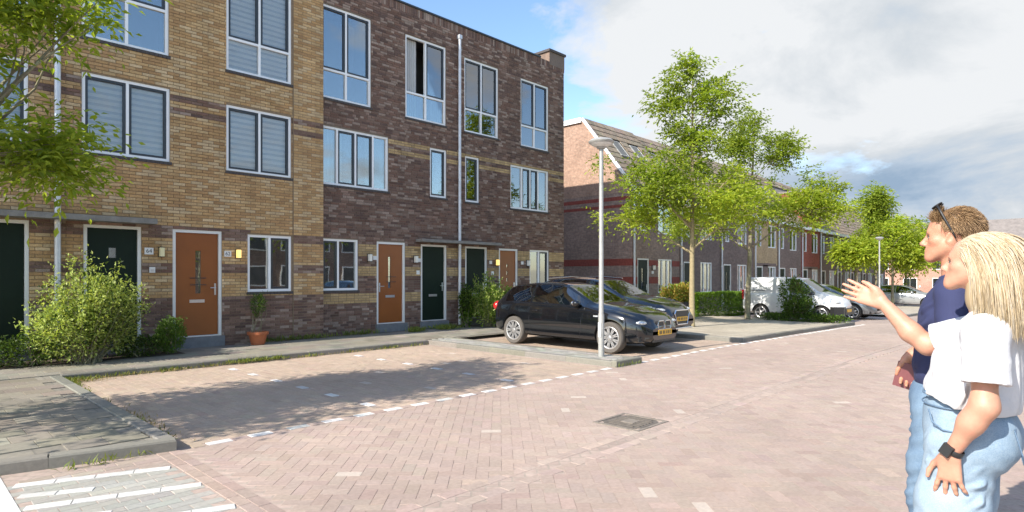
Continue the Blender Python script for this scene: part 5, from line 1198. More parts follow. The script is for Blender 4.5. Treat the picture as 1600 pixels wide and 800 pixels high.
# ---------------------------------------------------------------- people: one smooth surface each, grown from a distance field
class SDF:
    def __init__(s, lo, hi, h):
        s.lo = np.array(lo, float); s.h = h; s.n = np.ceil((np.array(hi)-s.lo)/h).astype(int)+1
        s.f = np.full(s.n, .25, np.float32); s.ax = [s.lo[i]+h*np.arange(s.n[i]) for i in range(3)]
    def _win(s, lo, hi, m):
        i0 = np.maximum(((np.array(lo)-m-s.lo)/s.h).astype(int), 0); i1 = np.minimum(((np.array(hi)+m-s.lo)/s.h).astype(int)+2, s.n)
        sl = tuple(slice(a,b) for a,b in zip(i0,i1)); X = np.meshgrid(*[s.ax[i][sl[i]] for i in range(3)], indexing='ij', sparse=True); return sl, X
    def _put(s, sl, d, k, sub):
        a = s.f[sl]
        if sub:
            b = -d; h = np.clip(.5+.5*(b-a)/k, 0, 1) if k > 0 else (b > a)*1.; s.f[sl] = a+(b-a)*h + k*h*(1-h)
        else:
            h = np.clip(.5+.5*(d-a)/k, 0, 1); s.f[sl] = d+(a-d)*h - k*h*(1-h)
    def cap(s, a, b, ra, rb=None, k=.02, sub=False, flat=None):
        rb = ra if rb is None else rb; a, b = np.array(a,float), np.array(b,float); m = max(ra,rb)+k*2+.03
        sl, X = s._win(np.minimum(a,b), np.maximum(a,b), m); ab = b-a; L2 = max(ab@ab, 1e-9)
        P = [X[i]-a[i] for i in range(3)]; t = np.clip((P[0]*ab[0]+P[1]*ab[1]+P[2]*ab[2])/L2, 0, 1)
        d = np.sqrt(sum((P[i]-t*ab[i])**2 for i in range(3))) - (ra+(rb-ra)*t); s._put(sl, d.astype(np.float32), k, sub); return s
    def chain(s, pts, rs, k=.02):
        for i in range(len(pts)-1): s.cap(pts[i], pts[i+1], rs[i], rs[i+1], k)
        return s
    def ell(s, c, r, k=.02, rot=None, sub=False):
        c, r = np.array(c,float), np.array(r,float); m = max(r)+k*2+.03; sl, X = s._win(c, c, m); P = [X[i]-c[i] for i in range(3)]
        if rot is not None:
            Mx = np.array(rot); P = [Mx[0][i]*P[0]+Mx[1][i]*P[1]+Mx[2][i]*P[2] for i in range(3)]
        k0 = np.sqrt(sum((P[i]/r[i])**2 for i in range(3))); k1 = np.sqrt(sum((P[i]/r[i]**2)**2 for i in range(3)))+1e-9
        s._put(sl, (k0*(k0-1)/k1).astype(np.float32), k, sub); return s
    def cut(s, p, nrm):
        """keep the side the normal points away from"""
        nrm = np.array(nrm,float)/np.linalg.norm(nrm); X = np.meshgrid(*s.ax, indexing='ij', sparse=True); d = sum((X[i]-p[i])*nrm[i] for i in range(3)); s.f = np.maximum(s.f, d.astype(np.float32)); return s
    def surface(s, smooth=1):
        f = s.f; h = s.h; neg = f < 0; n = s.n
        c = [neg[a:n[0]-1+a, b:n[1]-1+b, d:n[2]-1+d] for a in (0,1) for b in (0,1) for d in (0,1)]
        cnt = sum(q.astype(np.int8) for q in c); act = (cnt > 0) & (cnt < 8); idx = np.argwhere(act); vid = -np.ones(act.shape, np.int64); vid[act] = np.arange(len(idx))
        acc = np.zeros((len(idx),3)); num = np.zeros(len(idx)); cor = [(a,b,d) for a in (0,1) for b in (0,1) for d in (0,1)]
        for i in range(8):
            for ax in range(3):
                if cor[i][ax] == 1: continue
                q = list(cor[i]); q[ax] = 1; fa = f[tuple((idx+cor[i]).T)]; fb = f[tuple((idx+q).T)]; m = (fa < 0) != (fb < 0)
                t = np.where(m, fa/np.where(m, fa-fb, 1), 0); p = np.tile(np.array(cor[i],float),(len(idx),1)); p[:,ax] = t; acc[m] += p[m]; num[m] += 1
        V = s.lo + h*(idx + acc/num[:,None]); F = []
        for ax in range(3):
            o1, o2 = [(1,2),(2,0),(0,1)][ax]; sl0 = [slice(1,n[i]-1) for i in range(3)]; sl0[ax] = slice(0,n[ax]-1); sl1 = list(sl0); sl1[ax] = slice(1,n[ax])
            A = neg[tuple(sl0)]; B = neg[tuple(sl1)]; e = np.argwhere(A != B); off = np.array([sl0[i].start for i in range(3)]); g = e+off; inn = A[tuple(e.T)]
            d1 = np.zeros(3,int); d1[o1] = 1; d2 = np.zeros(3,int); d2[o2] = 1
            q = np.stack([vid[tuple((g-d1-d2).T)], vid[tuple((g-d2).T)], vid[tuple(g.T)], vid[tuple((g-d1).T)]], 1); q[~inn] = q[~inn][:, ::-1]; F.append(q)
        F = np.concatenate(F); F = F[(F >= 0).all(1)]
        for _ in range(smooth):
            E = np.concatenate([F[:,[0,1]],F[:,[1,2]],F[:,[2,3]],F[:,[3,0]]]); S_ = np.zeros_like(V); np.add.at(S_, E[:,0], V[E[:,1]]); np.add.at(S_, E[:,1], V[E[:,0]]); ct = np.bincount(E.ravel(), minlength=len(V)); V = V*.4 + .6*S_/ct[:,None]
        return V, F
def vnormals(V, F):
    nrm = np.cross(V[F[:,2]]-V[F[:,0]], V[F[:,3]]-V[F[:,1]]); Nn = np.zeros_like(V)
    for i in range(4): np.add.at(Nn, F[:,i], nrm)
    return Nn/(np.linalg.norm(Nn,axis=1)[:,None]+1e-12)
def part_mesh(name, VF, m, parent, smooth=True):
    V, F = VF; return obj(name, grid_mesh(name, V-wloc(parent), F, smooth), m, parent)
M['skin'] = mat('skin', (.45,.235,.15), .50, second=(.50,.225,.145), sscale=22, var=.07, vscale=60, sss=.12, bump=.08, bscale=300)
M['skin_f'] = mat('fair_skin', (.475,.265,.18), .50, second=(.52,.25,.17), sscale=22, var=.07, vscale=60, sss=.12, bump=.08, bscale=300)
M['lip'] = mat('lips', (.36,.12,.10), .4)
M['tee'] = mat('white_cotton', (.56,.56,.575), .9, bump=.7, bscale=16)
M['polo'] = mat('navy_polo_cotton', (.028,.035,.098), .85, var=.08, vscale=12, bump=.25, bscale=600)
M['hair_blonde'] = mat('blonde_hair', (.52,.41,.26), .45, tint='attr', spec=.4)
M['hair_brown'] = mat('brown_hair', (.2,.12,.06), .5, tint='attr', spec=.4)
M['brow'] = mat('eyebrow', (.09,.05,.03), .8)
M['eye'] = mat('eye_white', (.36,.33,.31), .3); M['iris'] = mat('iris', (.03,.035,.04), .15)
M['wallet'] = mat('maroon_leather', (.16,.05,.055), .5, var=.1)
M['shoe'] = mat('white_shoe', (.7,.7,.68), .6); M['shoe_d'] = mat('brown_shoe', (.12,.07,.04), .6)
M['button'] = mat('button', (.7,.72,.78), .3)
def denim(name, c1, c2, fade):
    m = bpy.data.materials.new(name); m.use_nodes = True; nt = m.node_tree; b = nt.nodes['Principled BSDF']; b.inputs['Roughness'].default_value = .9; b.inputs['Specular IOR Level'].default_value = .2
    g = N(nt, 'ShaderNodeNewGeometry'); p = g.outputs['Position']
    c = mixc(nt, ramp(nt, noise(nt, p, 5, 5, .6), [(.35,0.),(.68,1.)]), c1, c2)
    c = mixc(nt, ramp(nt, noise(nt, p, 240, 3, .7), [(.3,0.),(.7,.35)]), c, fade)
    L(nt, c, b.inputs['Base Color']); bn = N(nt, 'ShaderNodeBump', Strength=.25, Distance=.003); L(nt, math_n(nt, 'ADD', noise(nt, p, 420, 3, .6), math_n(nt, 'MULTIPLY', noise(nt, p, 26, 4, .6, .6), 4.0)), bn.inputs['Height']); L(nt, bn.outputs[0], b.inputs['Normal']); return m
M['denim_light'] = denim('light_denim', (.145,.225,.315), (.29,.375,.455), (.46,.53,.59))
M['denim_mid'] = denim('mid_denim', (.065,.12,.20), (.15,.23,.325), (.30,.38,.47))
def rotx(a): c, s = math.cos(a), math.sin(a); return np.array([[1,0,0],[0,c,-s],[0,s,c]])
def rotz(a): c, s = math.cos(a), math.sin(a); return np.array([[c,-s,0],[s,c,0],[0,0,1]])
def head(s, o, sc, pitch, yaw, male=True):
    """o: between the ears, faces +Y"""
    Rm = rotz(yaw) @ rotx(pitch)
    T = lambda *p: np.array(o) + Rm @ (np.array(p)*sc)
    e = lambda c, r, k=.012, sub=False: s.ell(T(*c), np.array(r)*sc, k, Rm, sub)
    cp = lambda a, b, ra, rb, k=.012: s.cap(T(*a), T(*b), ra*sc, rb*sc, k)
    e((0,-.012,.052), (.074,.094,.078), .02); e((0,.030,-.012), (.061,.062,.084), .03); e((0,.045,.055),(.058,.045,.05),.03)
    jw = .050 if male else .043
    for q in (-1,1): cp((q*jw,.005,-.045),(q*.020,.070,-.097),.026,.020,.03); e((q*.040,.056,-.016),(.024,.024,.020),.025)
    cp((-.010,.079,-.101),(.010,.079,-.101),.0175,.0175,.022); e((0,.060,-.065),(.036,.036,.035),.03)
    cp((-.028,.082,.026),(.028,.082,.026),.012,.012,.025)
    cp((0,.090,.014),(0,.114,-.030),.0085,.0115,.012); e((0,.114,-.032),(.012,.012,.010),.008)
    for q in (-1,1): e((q*.012,.103,-.037),(.0085,.010,.0075),.008); e((q*.031,.094,.002),(.0165,.013,.012),.010,True); e((q*.031,.0765,.002),(.0135,.0135,.0125),.003)
    e((0,.091,-.0585),(.022,.0105,.0065),.007); e((0,.0895,-.0715),(.019,.0105,.007),.007); cp((-.02,.101,-.065),(.02,.101,-.065),.0018,.0018,.002) if False else None
    for q in (-1,1):
        s.ell(T(q*.0735,-.006,-.002), np.array((.0095,.022,.036))*sc, .006, Rm @ rotz(-q*.35)); s.ell(T(q*.084,.0,.0), np.array((.0065,.011,.019))*sc, .005, Rm @ rotz(-q*.35), True)
    nr = .060 if male else .050
    s.cap(T(0,-.030,-.045), T(0,-.052,-.165), nr*sc*1.02, nr*sc*1.06, .03)
    return T, Rm
def hand(s, wrist, dirv, palm_n, side, sc, spread, curl, thumb_out=.9, k=.006):
    """palm and five digits; dirv points to the fingers, palm_n out of the palm, side towards the thumb"""
    d = np.array(dirv,float); d /= np.linalg.norm(d); nrm = np.array(palm_n,float); nrm -= d*(nrm@d); nrm /= np.linalg.norm(nrm); sd = np.array(side,float); sd -= d*(sd@d)+nrm*(sd@nrm); sd /= np.linalg.norm(sd)
    w = np.array(wrist,float); pt = lambda a,b,c: w + (d*a+sd*b+nrm*c)*sc
    for b_ in (-.030,-.010,.010,.028): s.cap(pt(.012,b_*.7,0), pt(.088-.08*abs(b_-.008)*1.0,b_,0), .0155*sc, .0125*sc, .018)
    s.ell(pt(.035,.026,.010), np.array((.018,.018,.030))*sc*1.0, .012)
    lens = (.062,.078,.084,.076); base = (-.031,-.0105,.0105,.031)
    for i in range(4):
        ang = spread*(i-1.5)/1.5; fd = d*math.cos(ang)+sd*math.sin(ang); c = curl[i] if hasattr(curl,'__len__') else curl; p = pt(.088-.08*abs(base[i]-.008),base[i],0); ln = lens[i]*sc; r0 = .0098*sc if i else .0088*sc
        q = p; th = c*.35
        for j, fr in enumerate((.45,.30,.25)):
            v = fd*math.cos(th)+nrm*math.sin(th); q2 = q+v*ln*fr*1.06; s.cap(q, q2, r0*(1-.10*j), r0*(.92-.10*j), k); q = q2; th += c*.6
    t0 = pt(.022,.030,.010); t1 = pt(.052,.030+.028*thumb_out,.018); t2 = pt(.082,.034+.040*thumb_out,.016); t3 = pt(.106,.036+.042*thumb_out,.012)
    s.cap(t0,t1,.015*sc,.0125*sc,.012); s.cap(t1,t2,.0115*sc,.0100*sc,k); s.cap(t2,t3,.0098*sc,.0082*sc,k)
def strands(name, roots, dirs, n_seg, step, grav, colliders, width, cols, m, parent, rnd, curl=.0, attract=None, taper=True):
    P = roots.copy(); D = dirs/np.linalg.norm(dirs,axis=1)[:,None]; path = [P.copy()]; ph = rnd.random((len(P),1))*6.28
    stp = step*(.85+.3*rnd.random((len(P),1)))
    for j in range(n_seg):
        D = D + np.array((0,0,-grav)) + curl*np.concatenate([np.cos(ph+j*.9), np.sin(ph*1.7+j*.8), np.cos(ph*2.3+j)*.4],1)
        if attract is not None: D = D + attract(P, j)
        D /= np.linalg.norm(D,axis=1)[:,None]; P = P + D*stp
        for (c, r) in colliders:
            q = (P-c)/r; l = np.linalg.norm(q,axis=1); ins = l < 1; 
            if ins.any():
                P[ins] = c + q[ins]/l[ins][:,None]*r; 
        D = P - path[-1]; D /= np.linalg.norm(D,axis=1)[:,None]+1e-9; path.append(P.copy())
    path = np.stack(path,1); n, K = path.shape[:2]; T = np.gradient(path,axis=1); T /= np.linalg.norm(T,axis=2)[:,:,None]+1e-9
    ref = rnd.normal(0,1,(n,1,3)); A = np.cross(T, ref); A /= np.linalg.norm(A,axis=2)[:,:,None]+1e-9; B = np.cross(T, A)
    wv = width*(1-.75*(np.linspace(0,1,K)**2.5 if taper else 0*np.linspace(0,1,K)))[None,:,None]*(.7+.6*rnd.random((n,1,1)))
    ring = np.stack([path+A*wv, path-A*wv*.5+B*wv*.87, path-A*wv*.5-B*wv*.87],2); V = ring.reshape(-1,3); bi = (np.arange(n)[:,None]*K+np.arange(K-1)[None])*3; F = []
    for a in range(3): b_ = (a+1)%3; F.append(np.stack([bi+a, bi+b_, bi+3+b_, bi+3+a],-1).reshape(-1,4))
    F = np.concatenate(F); C = np.repeat(cols, K*3, axis=0); me = grid_mesh(name, V-wloc(parent), F, True, C); return obj(name, me, m, parent)
def folds(V, F, terms):
    Nn = vnormals(V, F); d = np.zeros(len(V))
    for (k, amp, ph, ctr, rad) in terms:
        x = V@np.array(k)+ph; w_ = 1. if ctr is None else np.exp(-np.sum(((V-np.array(ctr))/np.array(rad))**2,axis=1)); d += amp*w_*(np.abs(np.sin(x))**1.6*-1+.5)
    return V + Nn*d[:,None], F
def creases(V, F, segs):
    """soft ridges and furrows along short lines: (a, b, width, height)"""
    Nn = vnormals(V, F); d = np.zeros(len(V))
    for a, b, w, h in segs:
        a, b = np.array(a), np.array(b); ab = b-a; t = np.clip((V-a)@ab/(ab@ab), 0, 1); q = np.linalg.norm(V-a-t[:,None]*ab, axis=1); tf = np.sin(np.pi*np.clip(t*.84+.08,0,1))
        d += h*tf*(np.exp(-(q/w)**2) - .55*np.exp(-((q-1.7*w)/w)**2))
    return V + Nn*d[:,None], F
# ---- the woman
wom = thing('person', 'blonde woman in a white t-shirt and light blue jeans raising one hand', 'person', (3.0, .38, 0))
H_ = .005
Wx = 3.0
eo = np.array((Wx, .345, 1.594))
s = SDF((2.55,.05,-.01), (3.45,.98,1.80), H_)
T, RmW = head(s, eo, .87, R(9), R(-3), False)
s.cap((Wx,.30,1.45),(Wx,.285,1.36),.052,.06,.03)
s.cap((2.86,.285,1.352),(3.14,.29,1.352),.05,.05,.04); s.ell((Wx,.32,1.22),(.155,.105,.17),.05); s.ell((Wx,.36,1.03),(.14,.115,.12),.06); s.ell((Wx,.36,.92),(.165,.135,.12),.06)
for q in (-1,1): s.chain([(Wx+q*.085,.37,.86),(Wx+q*.09,.42,.47),(Wx+q*.09,.39,.09)],[.09,.058,.042],.04); s.cap((Wx+q*.09,.37,.05),(Wx+q*.10,.53,.03),.042,.034,.02)
LS, LE, LWr = (2.825,.295,1.335), (2.738,.287,1.085), (2.765,.392,.885)
s.chain([LS,LE],[.045,.0385],.03); s.chain([LE,(2.744,.325,1.02),LWr],[.0385,.0365,.025],.04)
hand(s, LWr, (.03,.02,-1), (.75,-.15,0), (-.1,1,0), .98, .30, (.55,.45,.35,.25), 1.0)
RS, RE, RW = (3.18,.31,1.335), (3.215,.535,1.245), (3.215,.712,1.432)
s.chain([RS,RE],[.048,.042],.03); s.chain([RE,(3.215,.60,1.30),RW],[.042,.044,.026],.02)
hand(s, RW, (.05,.93,.36), (-1,.05,.25), (0,-.30,1), 1.03, .12, (.30,.22,.18,.12), .45)
part_mesh('body', s.surface(1), M['skin_f'], wom)
# t-shirt
s = SDF((2.55,.03,.90), (3.42,.72,1.46), H_)
s.ell((Wx,.315,1.24),(.185,.125,.17),.05); s.ell((Wx,.355,1.08),(.205,.16,.17),.06); s.cap((2.86,.285,1.345),(3.14,.29,1.345),.068,.068,.05)
for q in (-1,1): s.ell((Wx+q*.075,.40,1.215),(.075,.075,.075),.05)
s.cap((Wx,.28,1.36),(Wx,.285,1.40),.085,.066,.03)
s.chain([LS,(2.735,.282,1.15)],[.074,.076],.03); s.chain([RS,(3.212,.50,1.26)],[.076,.084],.03)
s.cut((2.735,.272,1.165),(-.15,-.03,-1)) if False else None
f0 = s.f.copy(); X = np.meshgrid(*s.ax, indexing='ij', sparse=True)
hem = X[2]*-1 + 1.028 + .30*np.clip(X[1]-.30,0,1); s.f = np.maximum(s.f, (hem+0*X[0]).astype(np.float32))
dl = ((X[0]-2.738)*(-.2)+(X[1]-.272)*(-.02)+(X[2]-1.165)*(-1)); ml = (X[0] < 2.83+0*X[1]+0*X[2]) & (X[2] < 1.24) & (X[1] < .42); ml2 = ml & (dl > 0) & (np.sqrt((X[0]-2.735)**2+(X[1]-.275)**2+0*X[2]) < .105)
s.f = np.where(ml2, np.maximum(s.f, dl.astype(np.float32)), s.f)
dr = (X[0]-3.212)*0+(X[1]-.505)*.90+(X[2]-1.257)*-.30; mr = (X[0] > 3.10+0*X[1]+0*X[2]) & (X[1] > .43) & (dr > 0); s.f = np.where(mr, np.maximum(s.f, dr.astype(np.float32)), s.f)
# open cuffs, hem and neck
s.cap((2.735,.284,1.12),(2.742,.286,1.185),.063,.058,.004,True); s.cap((3.212,.54,1.245),(3.206,.455,1.275),.070,.062,.004,True); s.ell((Wx,.355,1.02),(.19,.145,.055),.004,sub=True); s.cap((Wx,.30,1.50),(Wx,.288,1.40),.060,.056,.004,True)
V, F = s.surface(2); V, F = folds(V, F, [((9,26,34),.006,.3,(2.90,.45,1.12),(.16,.14,.12)),((14,-30,22),.005,1.2,(2.86,.38,1.22),(.10,.12,.10)),((8,14,40),.004,.5,(2.76,.27,1.22),(.08,.1,.07)),((30,10,12),.004,0,(2.95,.24,1.12),(.2,.1,.12)),((11,37,-26),.005,2.,(3.15,.42,1.27),(.1,.12,.08))])
V, F = creases(V, F, [((2.80,.36,1.29),(2.86,.50,1.20),.012,.010),((2.82,.38,1.26),(2.88,.50,1.12),.014,.010),((2.80,.40,1.20),(2.90,.53,1.05),.016,.010),((2.80,.33,1.16),(2.80,.40,1.02),.014,.009),((2.795,.27,1.20),(2.80,.30,1.03),.014,.010),((2.83,.23,1.28),(2.84,.22,1.05),.016,.010),((2.90,.19,1.30),(2.92,.20,1.04),.018,.010),((2.70,.25,1.20),(2.76,.33,1.25),.010,.007),((2.69,.28,1.17),(2.76,.26,1.30),.012,.008),((2.73,.34,1.19),(2.79,.34,1.30),.012,.008),((3.12,.43,1.30),(3.20,.48,1.22),.011,.008),((3.05,.46,1.30),(3.18,.44,1.24),.012,.008),((2.90,.50,1.20),(2.93,.53,1.05),.014,.008),((2.87,.28,1.40),(2.80,.31,1.37),.012,.006)])
part_mesh('t_shirt', (V, F), M['tee'], wom)
# jeans
s = SDF((2.60,.0,.02), (3.40,.80,1.14), .006)
s.ell((Wx,.37,1.03),(.165,.138,.10),.05); s.ell((Wx,.365,.93),(.188,.15,.14),.06)
for q in (-1,1):
    s.ell((Wx+q*.08,.285,.915),(.095,.085,.10),.06); s.chain([(Wx+q*.095,.375,.88),(Wx+q*.10,.405,.66),(Wx+q*.105,.42,.45),(Wx+q*.105,.40,.08)],[.118,.118,.112,.105],.04)
s.f = np.maximum(s.f, (np.meshgrid(*s.ax, indexing='ij', sparse=True)[2]-1.085).astype(np.float32)+0*s.f)
s.f = np.maximum(s.f, (.06-np.meshgrid(*s.ax, indexing='ij', sparse=True)[2]).astype(np.float32)+0*s.f)
V, F = s.surface(2); V, F = folds(V, F, [((6,30,24),.006,.2,(2.88,.47,.86),(.14,.12,.12)),((5,-24,34),.006,1.,(2.9,.26,.78),(.16,.14,.12)),((10,16,40),.005,.7,(2.9,.42,.50),(.2,.2,.14)),((4,20,46),.004,.4,(3,.4,.98),(.3,.12,.05))])
V, F = creases(V, F, [((2.83,.30,.93),(2.82,.46,.86),.010,.008),((2.82,.34,.89),(2.84,.51,.82),.011,.008),((2.81,.30,.84),(2.83,.46,.76),.012,.008),((2.83,.25,.80),(2.80,.40,.74),.012,.009),((2.84,.24,.76),(2.80,.38,.66),.013,.009),((2.86,.49,.95),(2.93,.53,.84),.010,.007),((2.86,.50,.90),(2.95,.53,.80),.010,.007),((2.80,.44,.68),(2.86,.53,.60),.012,.008),((2.79,.33,.60),(2.82,.50,.55),.012,.008),((2.79,.34,.50),(2.83,.50,.45),.012,.010),((2.79,.36,.42),(2.83,.50,.38),.012,.009),((2.83,.27,1.00),(2.82,.40,.985),.008,.005)])
jw = part_mesh('jeans', (V, F), M['denim_light'], wom)
b = MB(); b.tube([(Wx+.178*math.cos(t)*1.0, .368+.148*math.sin(t), 1.045+.0*t) for t in np.linspace(0,2*math.pi,37)], .003, 5, cap=False); b.tube([(Wx+.174*math.cos(t), .368+.145*math.sin(t), 1.082) for t in np.linspace(0,2*math.pi,37)], .0045, 5, cap=False); b.build('waistband_seam', M['denim_mid'], wom)
b = MB(); b.tube([(2.835,.47,1.035),(2.815,.455,.99),(2.808,.42,.965),(2.806,.385,.962)], .0035, 5); b.build('pocket_seam', M['denim_mid'], wom)
b = MB(); b.tube([(2.812,.345,1.03),(2.80,.36,.85),(2.79,.385,.62),(2.785,.40,.3),(2.79,.395,.1)], .0032, 5); b.build('side_seam', M['denim_mid'], wom)
b = MB(); b.tube([(2.86,.212,.985),(2.865,.190,.90),(2.90,.188,.86),(2.955,.205,.90),(2.955,.215,.985),(2.86,.212,.985)], .003, 5); b.build('back_pocket_seam', M['denim_mid'], wom)
for q in (-1,1):
    b = MB(); b.ball((Wx+q*.105,.46,.045),(.048,.13,.045)); b.build('shoe', M['shoe'], wom, smooth=True)
# watch
b = MB(); wd = np.array(LWr)-np.array(LE); wd /= np.linalg.norm(wd); wc = np.array(LWr)+wd*-.022
u = np.cross(wd,(1,0,0)); u /= np.linalg.norm(u); v = np.cross(wd,u)
ringp = [[wc+wd*a+(u*math.cos(t)*.034+v*math.sin(t)*.031)*q for t in np.linspace(0,2*math.pi,25)[:-1]] for a,q in ((-.011,.97),(-.009,1.04),(.009,1.04),(.011,.97))]
b.add(np.concatenate([np.array(r_) for r_ in ringp]), [(i*24+k,i*24+(k+1)%24,(i+1)*24+(k+1)%24,(i+1)*24+k) for i in range(3) for k in range(24)]); wt = b.build('watch_strap', M['black_plastic'], wom, smooth=True)
# the dial faces out and forward
fc = wc + np.array((-.030,.016,.004)); nx = np.array((-.88,.46,.0)); nx /= np.linalg.norm(nx); ty = np.cross(wd, nx); ty /= np.linalg.norm(ty)
b = MB(); P = [fc + nx*a + ty*x*.019 + wd*z*.021 for a in (-.006,.006) for x,z in ((-1,-1),(1,-1),(1,1),(-1,1))]; b.add(P, [(0,3,2,1),(4,5,6,7),(0,1,5,4),(1,2,6,5),(2,3,7,6),(3,0,4,7)]); b.build('watch_case', M['black_plastic'], wom)
def face_bits(T, Rm, par, sc, male):
    for q in (-1,1):
        b = MB(); b.ball(T(q*.031,.0775,.002), .0128*sc, 12, 8); b.build('eye', M['eye'], par, smooth=True)
        b = MB(); c = T(q*.031,.0865,.002); b.ball(c, .0068*sc, 10, 6); b.build('iris', M['iris'], par, smooth=True)
        b = MB(); b.tube([T(q*.012,.0935,.022), T(q*.026,.0925,.0275), T(q*.042,.080,.027), T(q*.050,.070,.021)], [.0045*sc,.0058*sc,.005*sc,.0025*sc], 6); b.build('eyebrow', M['brow'], par, smooth=True)
        b = MB(); b.tube([T(q*.019,.088,.004), T(q*.031,.0925,.0095), T(q*.043,.083,.005)], [.002*sc,.0032*sc,.002*sc], 5); b.build('eyelash', M['brow'], par)
    b = MB(); b.ball(T(0,.0945,-.0590), np.array((.0195,.0085,.0048))*sc, 12, 8); b.ball(T(0,.0925,-.0705), np.array((.017,.0090,.0055))*sc, 12, 8); b.build('lips', M['lip'], par, smooth=True)
face_bits(T, RmW, wom, .87, False)
# hair
rnd = np.random.default_rng(77)
def scalp(n, sel, T, sc, infl=1.0):
    v = rnd.normal(0,1,(n*4,3)); v /= np.linalg.norm(v,axis=1)[:,None]; p = np.array((0,-.012,.052)) + v*np.array((.076,.096,.080))*infl
    k = sel(p, v); p, v = p[k][:n], v[k][:n]; return np.array([T(*q) for q in p]), v
def hair_base(par, T, Rm, sc, parts, m, col, cuts=()):
    s = SDF(np.min([T(-.2,-.25,-.3),T(.2,.2,.2),T(-.2,.2,-.3),T(.2,-.25,.2)],axis=0), np.max([T(.2,.2,.2),T(-.2,-.25,-.3),T(-.2,.2,.2),T(.2,-.25,-.3)],axis=0), .005)
    for (c, r) in parts: s.ell(T(*c), np.array(r)*sc, .02, Rm)
    for (c, r) in cuts: s.ell(T(*c), np.array(r)*sc, .012, Rm, True)
    V, F = s.surface(2); me = grid_mesh('hair', V-wloc(par), F, True, np.tile(np.array(col),(len(V),1))); return obj('hair', me, m, par)
hair_base(wom, T, RmW, .87, [((0,-.022,.060),(.084,.102,.086)),((0,-.045,-.02),(.088,.070,.12)),((0,-.042,-.12),(.092,.056,.10))], M['hair_blonde'], (.40,.31,.19), [((0,.10,-.03),(.085,.062,.115)),((-.085,.035,-.05),(.04,.045,.075)),((.085,.035,-.05),(.04,.045,.075))])
rt, v = scalp(9000, lambda p, v: (p[:,2] > .015+.55*np.maximum(p[:,1]-.02,0)) & (p[:,1] < .068) | ((p[:,1] < -.02) & (p[:,2] > -.01)), T, .93, 1.05)
vv = v @ RmW.T; D0 = np.c_[vv[:,0]*.9, -.75+0*vv[:,0], .10*np.maximum(vv[:,2],0)+.05]; D0 += rnd.normal(0,.10,D0.shape)
cl = [(T(0,-.022,.058), np.array((.090,.108,.089))*.87), (T(0,-.038,-.03), np.array((.096,.078,.12))*.87), (np.array((Wx,.285,1.335)), np.array((.17,.080,.080)))]
pal = np.array([(.47,.375,.245),(.53,.44,.31),(.41,.315,.19),(.59,.51,.39),(.34,.25,.14)]); cc = pal[rnd.choice(5,len(rt),p=(.30,.27,.18,.15,.10))]*(1+rnd.normal(0,.05,(len(rt),1)))
strands('hair_lock', rt, D0, 18, .0170, .22, cl, .00145, np.clip(cc,0,.9), M['hair_blonde'], wom, rnd, .045)
# ---- the man
man = thing('person', 'man in a navy polo shirt and blue jeans with sunglasses pushed up on his head', 'person', (3.55, .52, 0))
Mx_ = 3.55; eo = np.array((Mx_, .500, 1.732))
s = SDF((3.1,.15,-.01), (4.0,.98,1.95), H_)
T, RmM = head(s, eo, .97, R(4), R(4), True)
s.cap((Mx_,.47,1.58),(Mx_,.455,1.46),.066,.075,.03); s.cap((3.38,.46,1.485),(3.72,.46,1.485),.06,.06,.04); s.ell((Mx_,.49,1.33),(.18,.115,.19),.05); s.ell((Mx_,.51,1.12),(.16,.115,.16),.06); s.ell((Mx_,.50,.98),(.17,.125,.12),.06)
for q in (-1,1): s.chain([(Mx_+q*.09,.52,.92),(Mx_+q*.095,.56,.50),(Mx_+q*.10,.53,.09)],[.092,.06,.045],.04); s.cap((Mx_+q*.10,.51,.05),(Mx_+q*.11,.70,.035),.046,.038,.02)
s.chain([(3.335,.455,1.465),(3.29,.40,1.18),(3.33,.36,.93)],[.058,.05,.034],.03); hand(s, (3.33,.36,.93), (.05,.05,-1), (.9,0,0), (0,1,0), 1.05, .2, .5)
RWm = (3.66,.672,1.15); s.chain([(3.745,.475,1.465),(3.74,.56,1.235),RWm],[.058,.05,.034],.03); hand(s, RWm, (-.10,.10,-1), (-.9,-.2,0), (-.2,1,0), 1.05, .12, .85, .5)
part_mesh('body', s.surface(1), M['skin'], man)
s = SDF((3.15,.2,.92), (3.95,.85,1.66), H_)
s.ell((Mx_,.49,1.33),(.205,.140,.20),.05); s.ell((Mx_,.515,1.13),(.19,.138,.22),.06); s.cap((3.38,.455,1.475),(3.72,.455,1.475),.078,.078,.05); s.cap((Mx_,.455,1.49),(Mx_,.462,1.535),.10,.085,.03)
s.chain([(3.335,.455,1.465),(3.298,.43,1.215)],[.080,.082],.03); s.chain([(3.745,.475,1.465),(3.74,.565,1.25)],[.080,.082],.03)
X = np.meshgrid(*s.ax, indexing='ij', sparse=True); s.f = np.maximum(s.f, (1.0-X[2]).astype(np.float32)+0*s.f)
s.cap((Mx_,.48,1.68),(Mx_,.465,1.50),.078,.072,.004,True); s.cap((3.298,.43,1.16),(3.30,.432,1.24),.072,.066,.004,True); s.cap((3.738,.60,1.17),(3.74,.56,1.265),.070,.064,.004,True)
V, F = s.surface(2); V, F = folds(V, F, [((8,20,30),.006,0,(3.42,.56,1.25),(.14,.14,.16)),((12,-26,24),.006,1.,(3.36,.50,1.36),(.1,.14,.12)),((6,16,36),.005,.5,(3.5,.62,1.1),(.2,.1,.14))])
V, F = creases(V, F, [((3.38,.52,1.44),(3.44,.64,1.36),.012,.010),((3.36,.50,1.40),(3.42,.63,1.28),.013,.011),((3.36,.52,1.30),(3.44,.65,1.20),.014,.010),((3.38,.56,1.22),(3.46,.655,1.10),.014,.010),((3.42,.62,1.30),(3.47,.66,1.06),.014,.008),((3.24,.42,1.30),(3.32,.48,1.36),.010,.008)])
part_mesh('polo_shirt', (V, F), M['polo'], man)
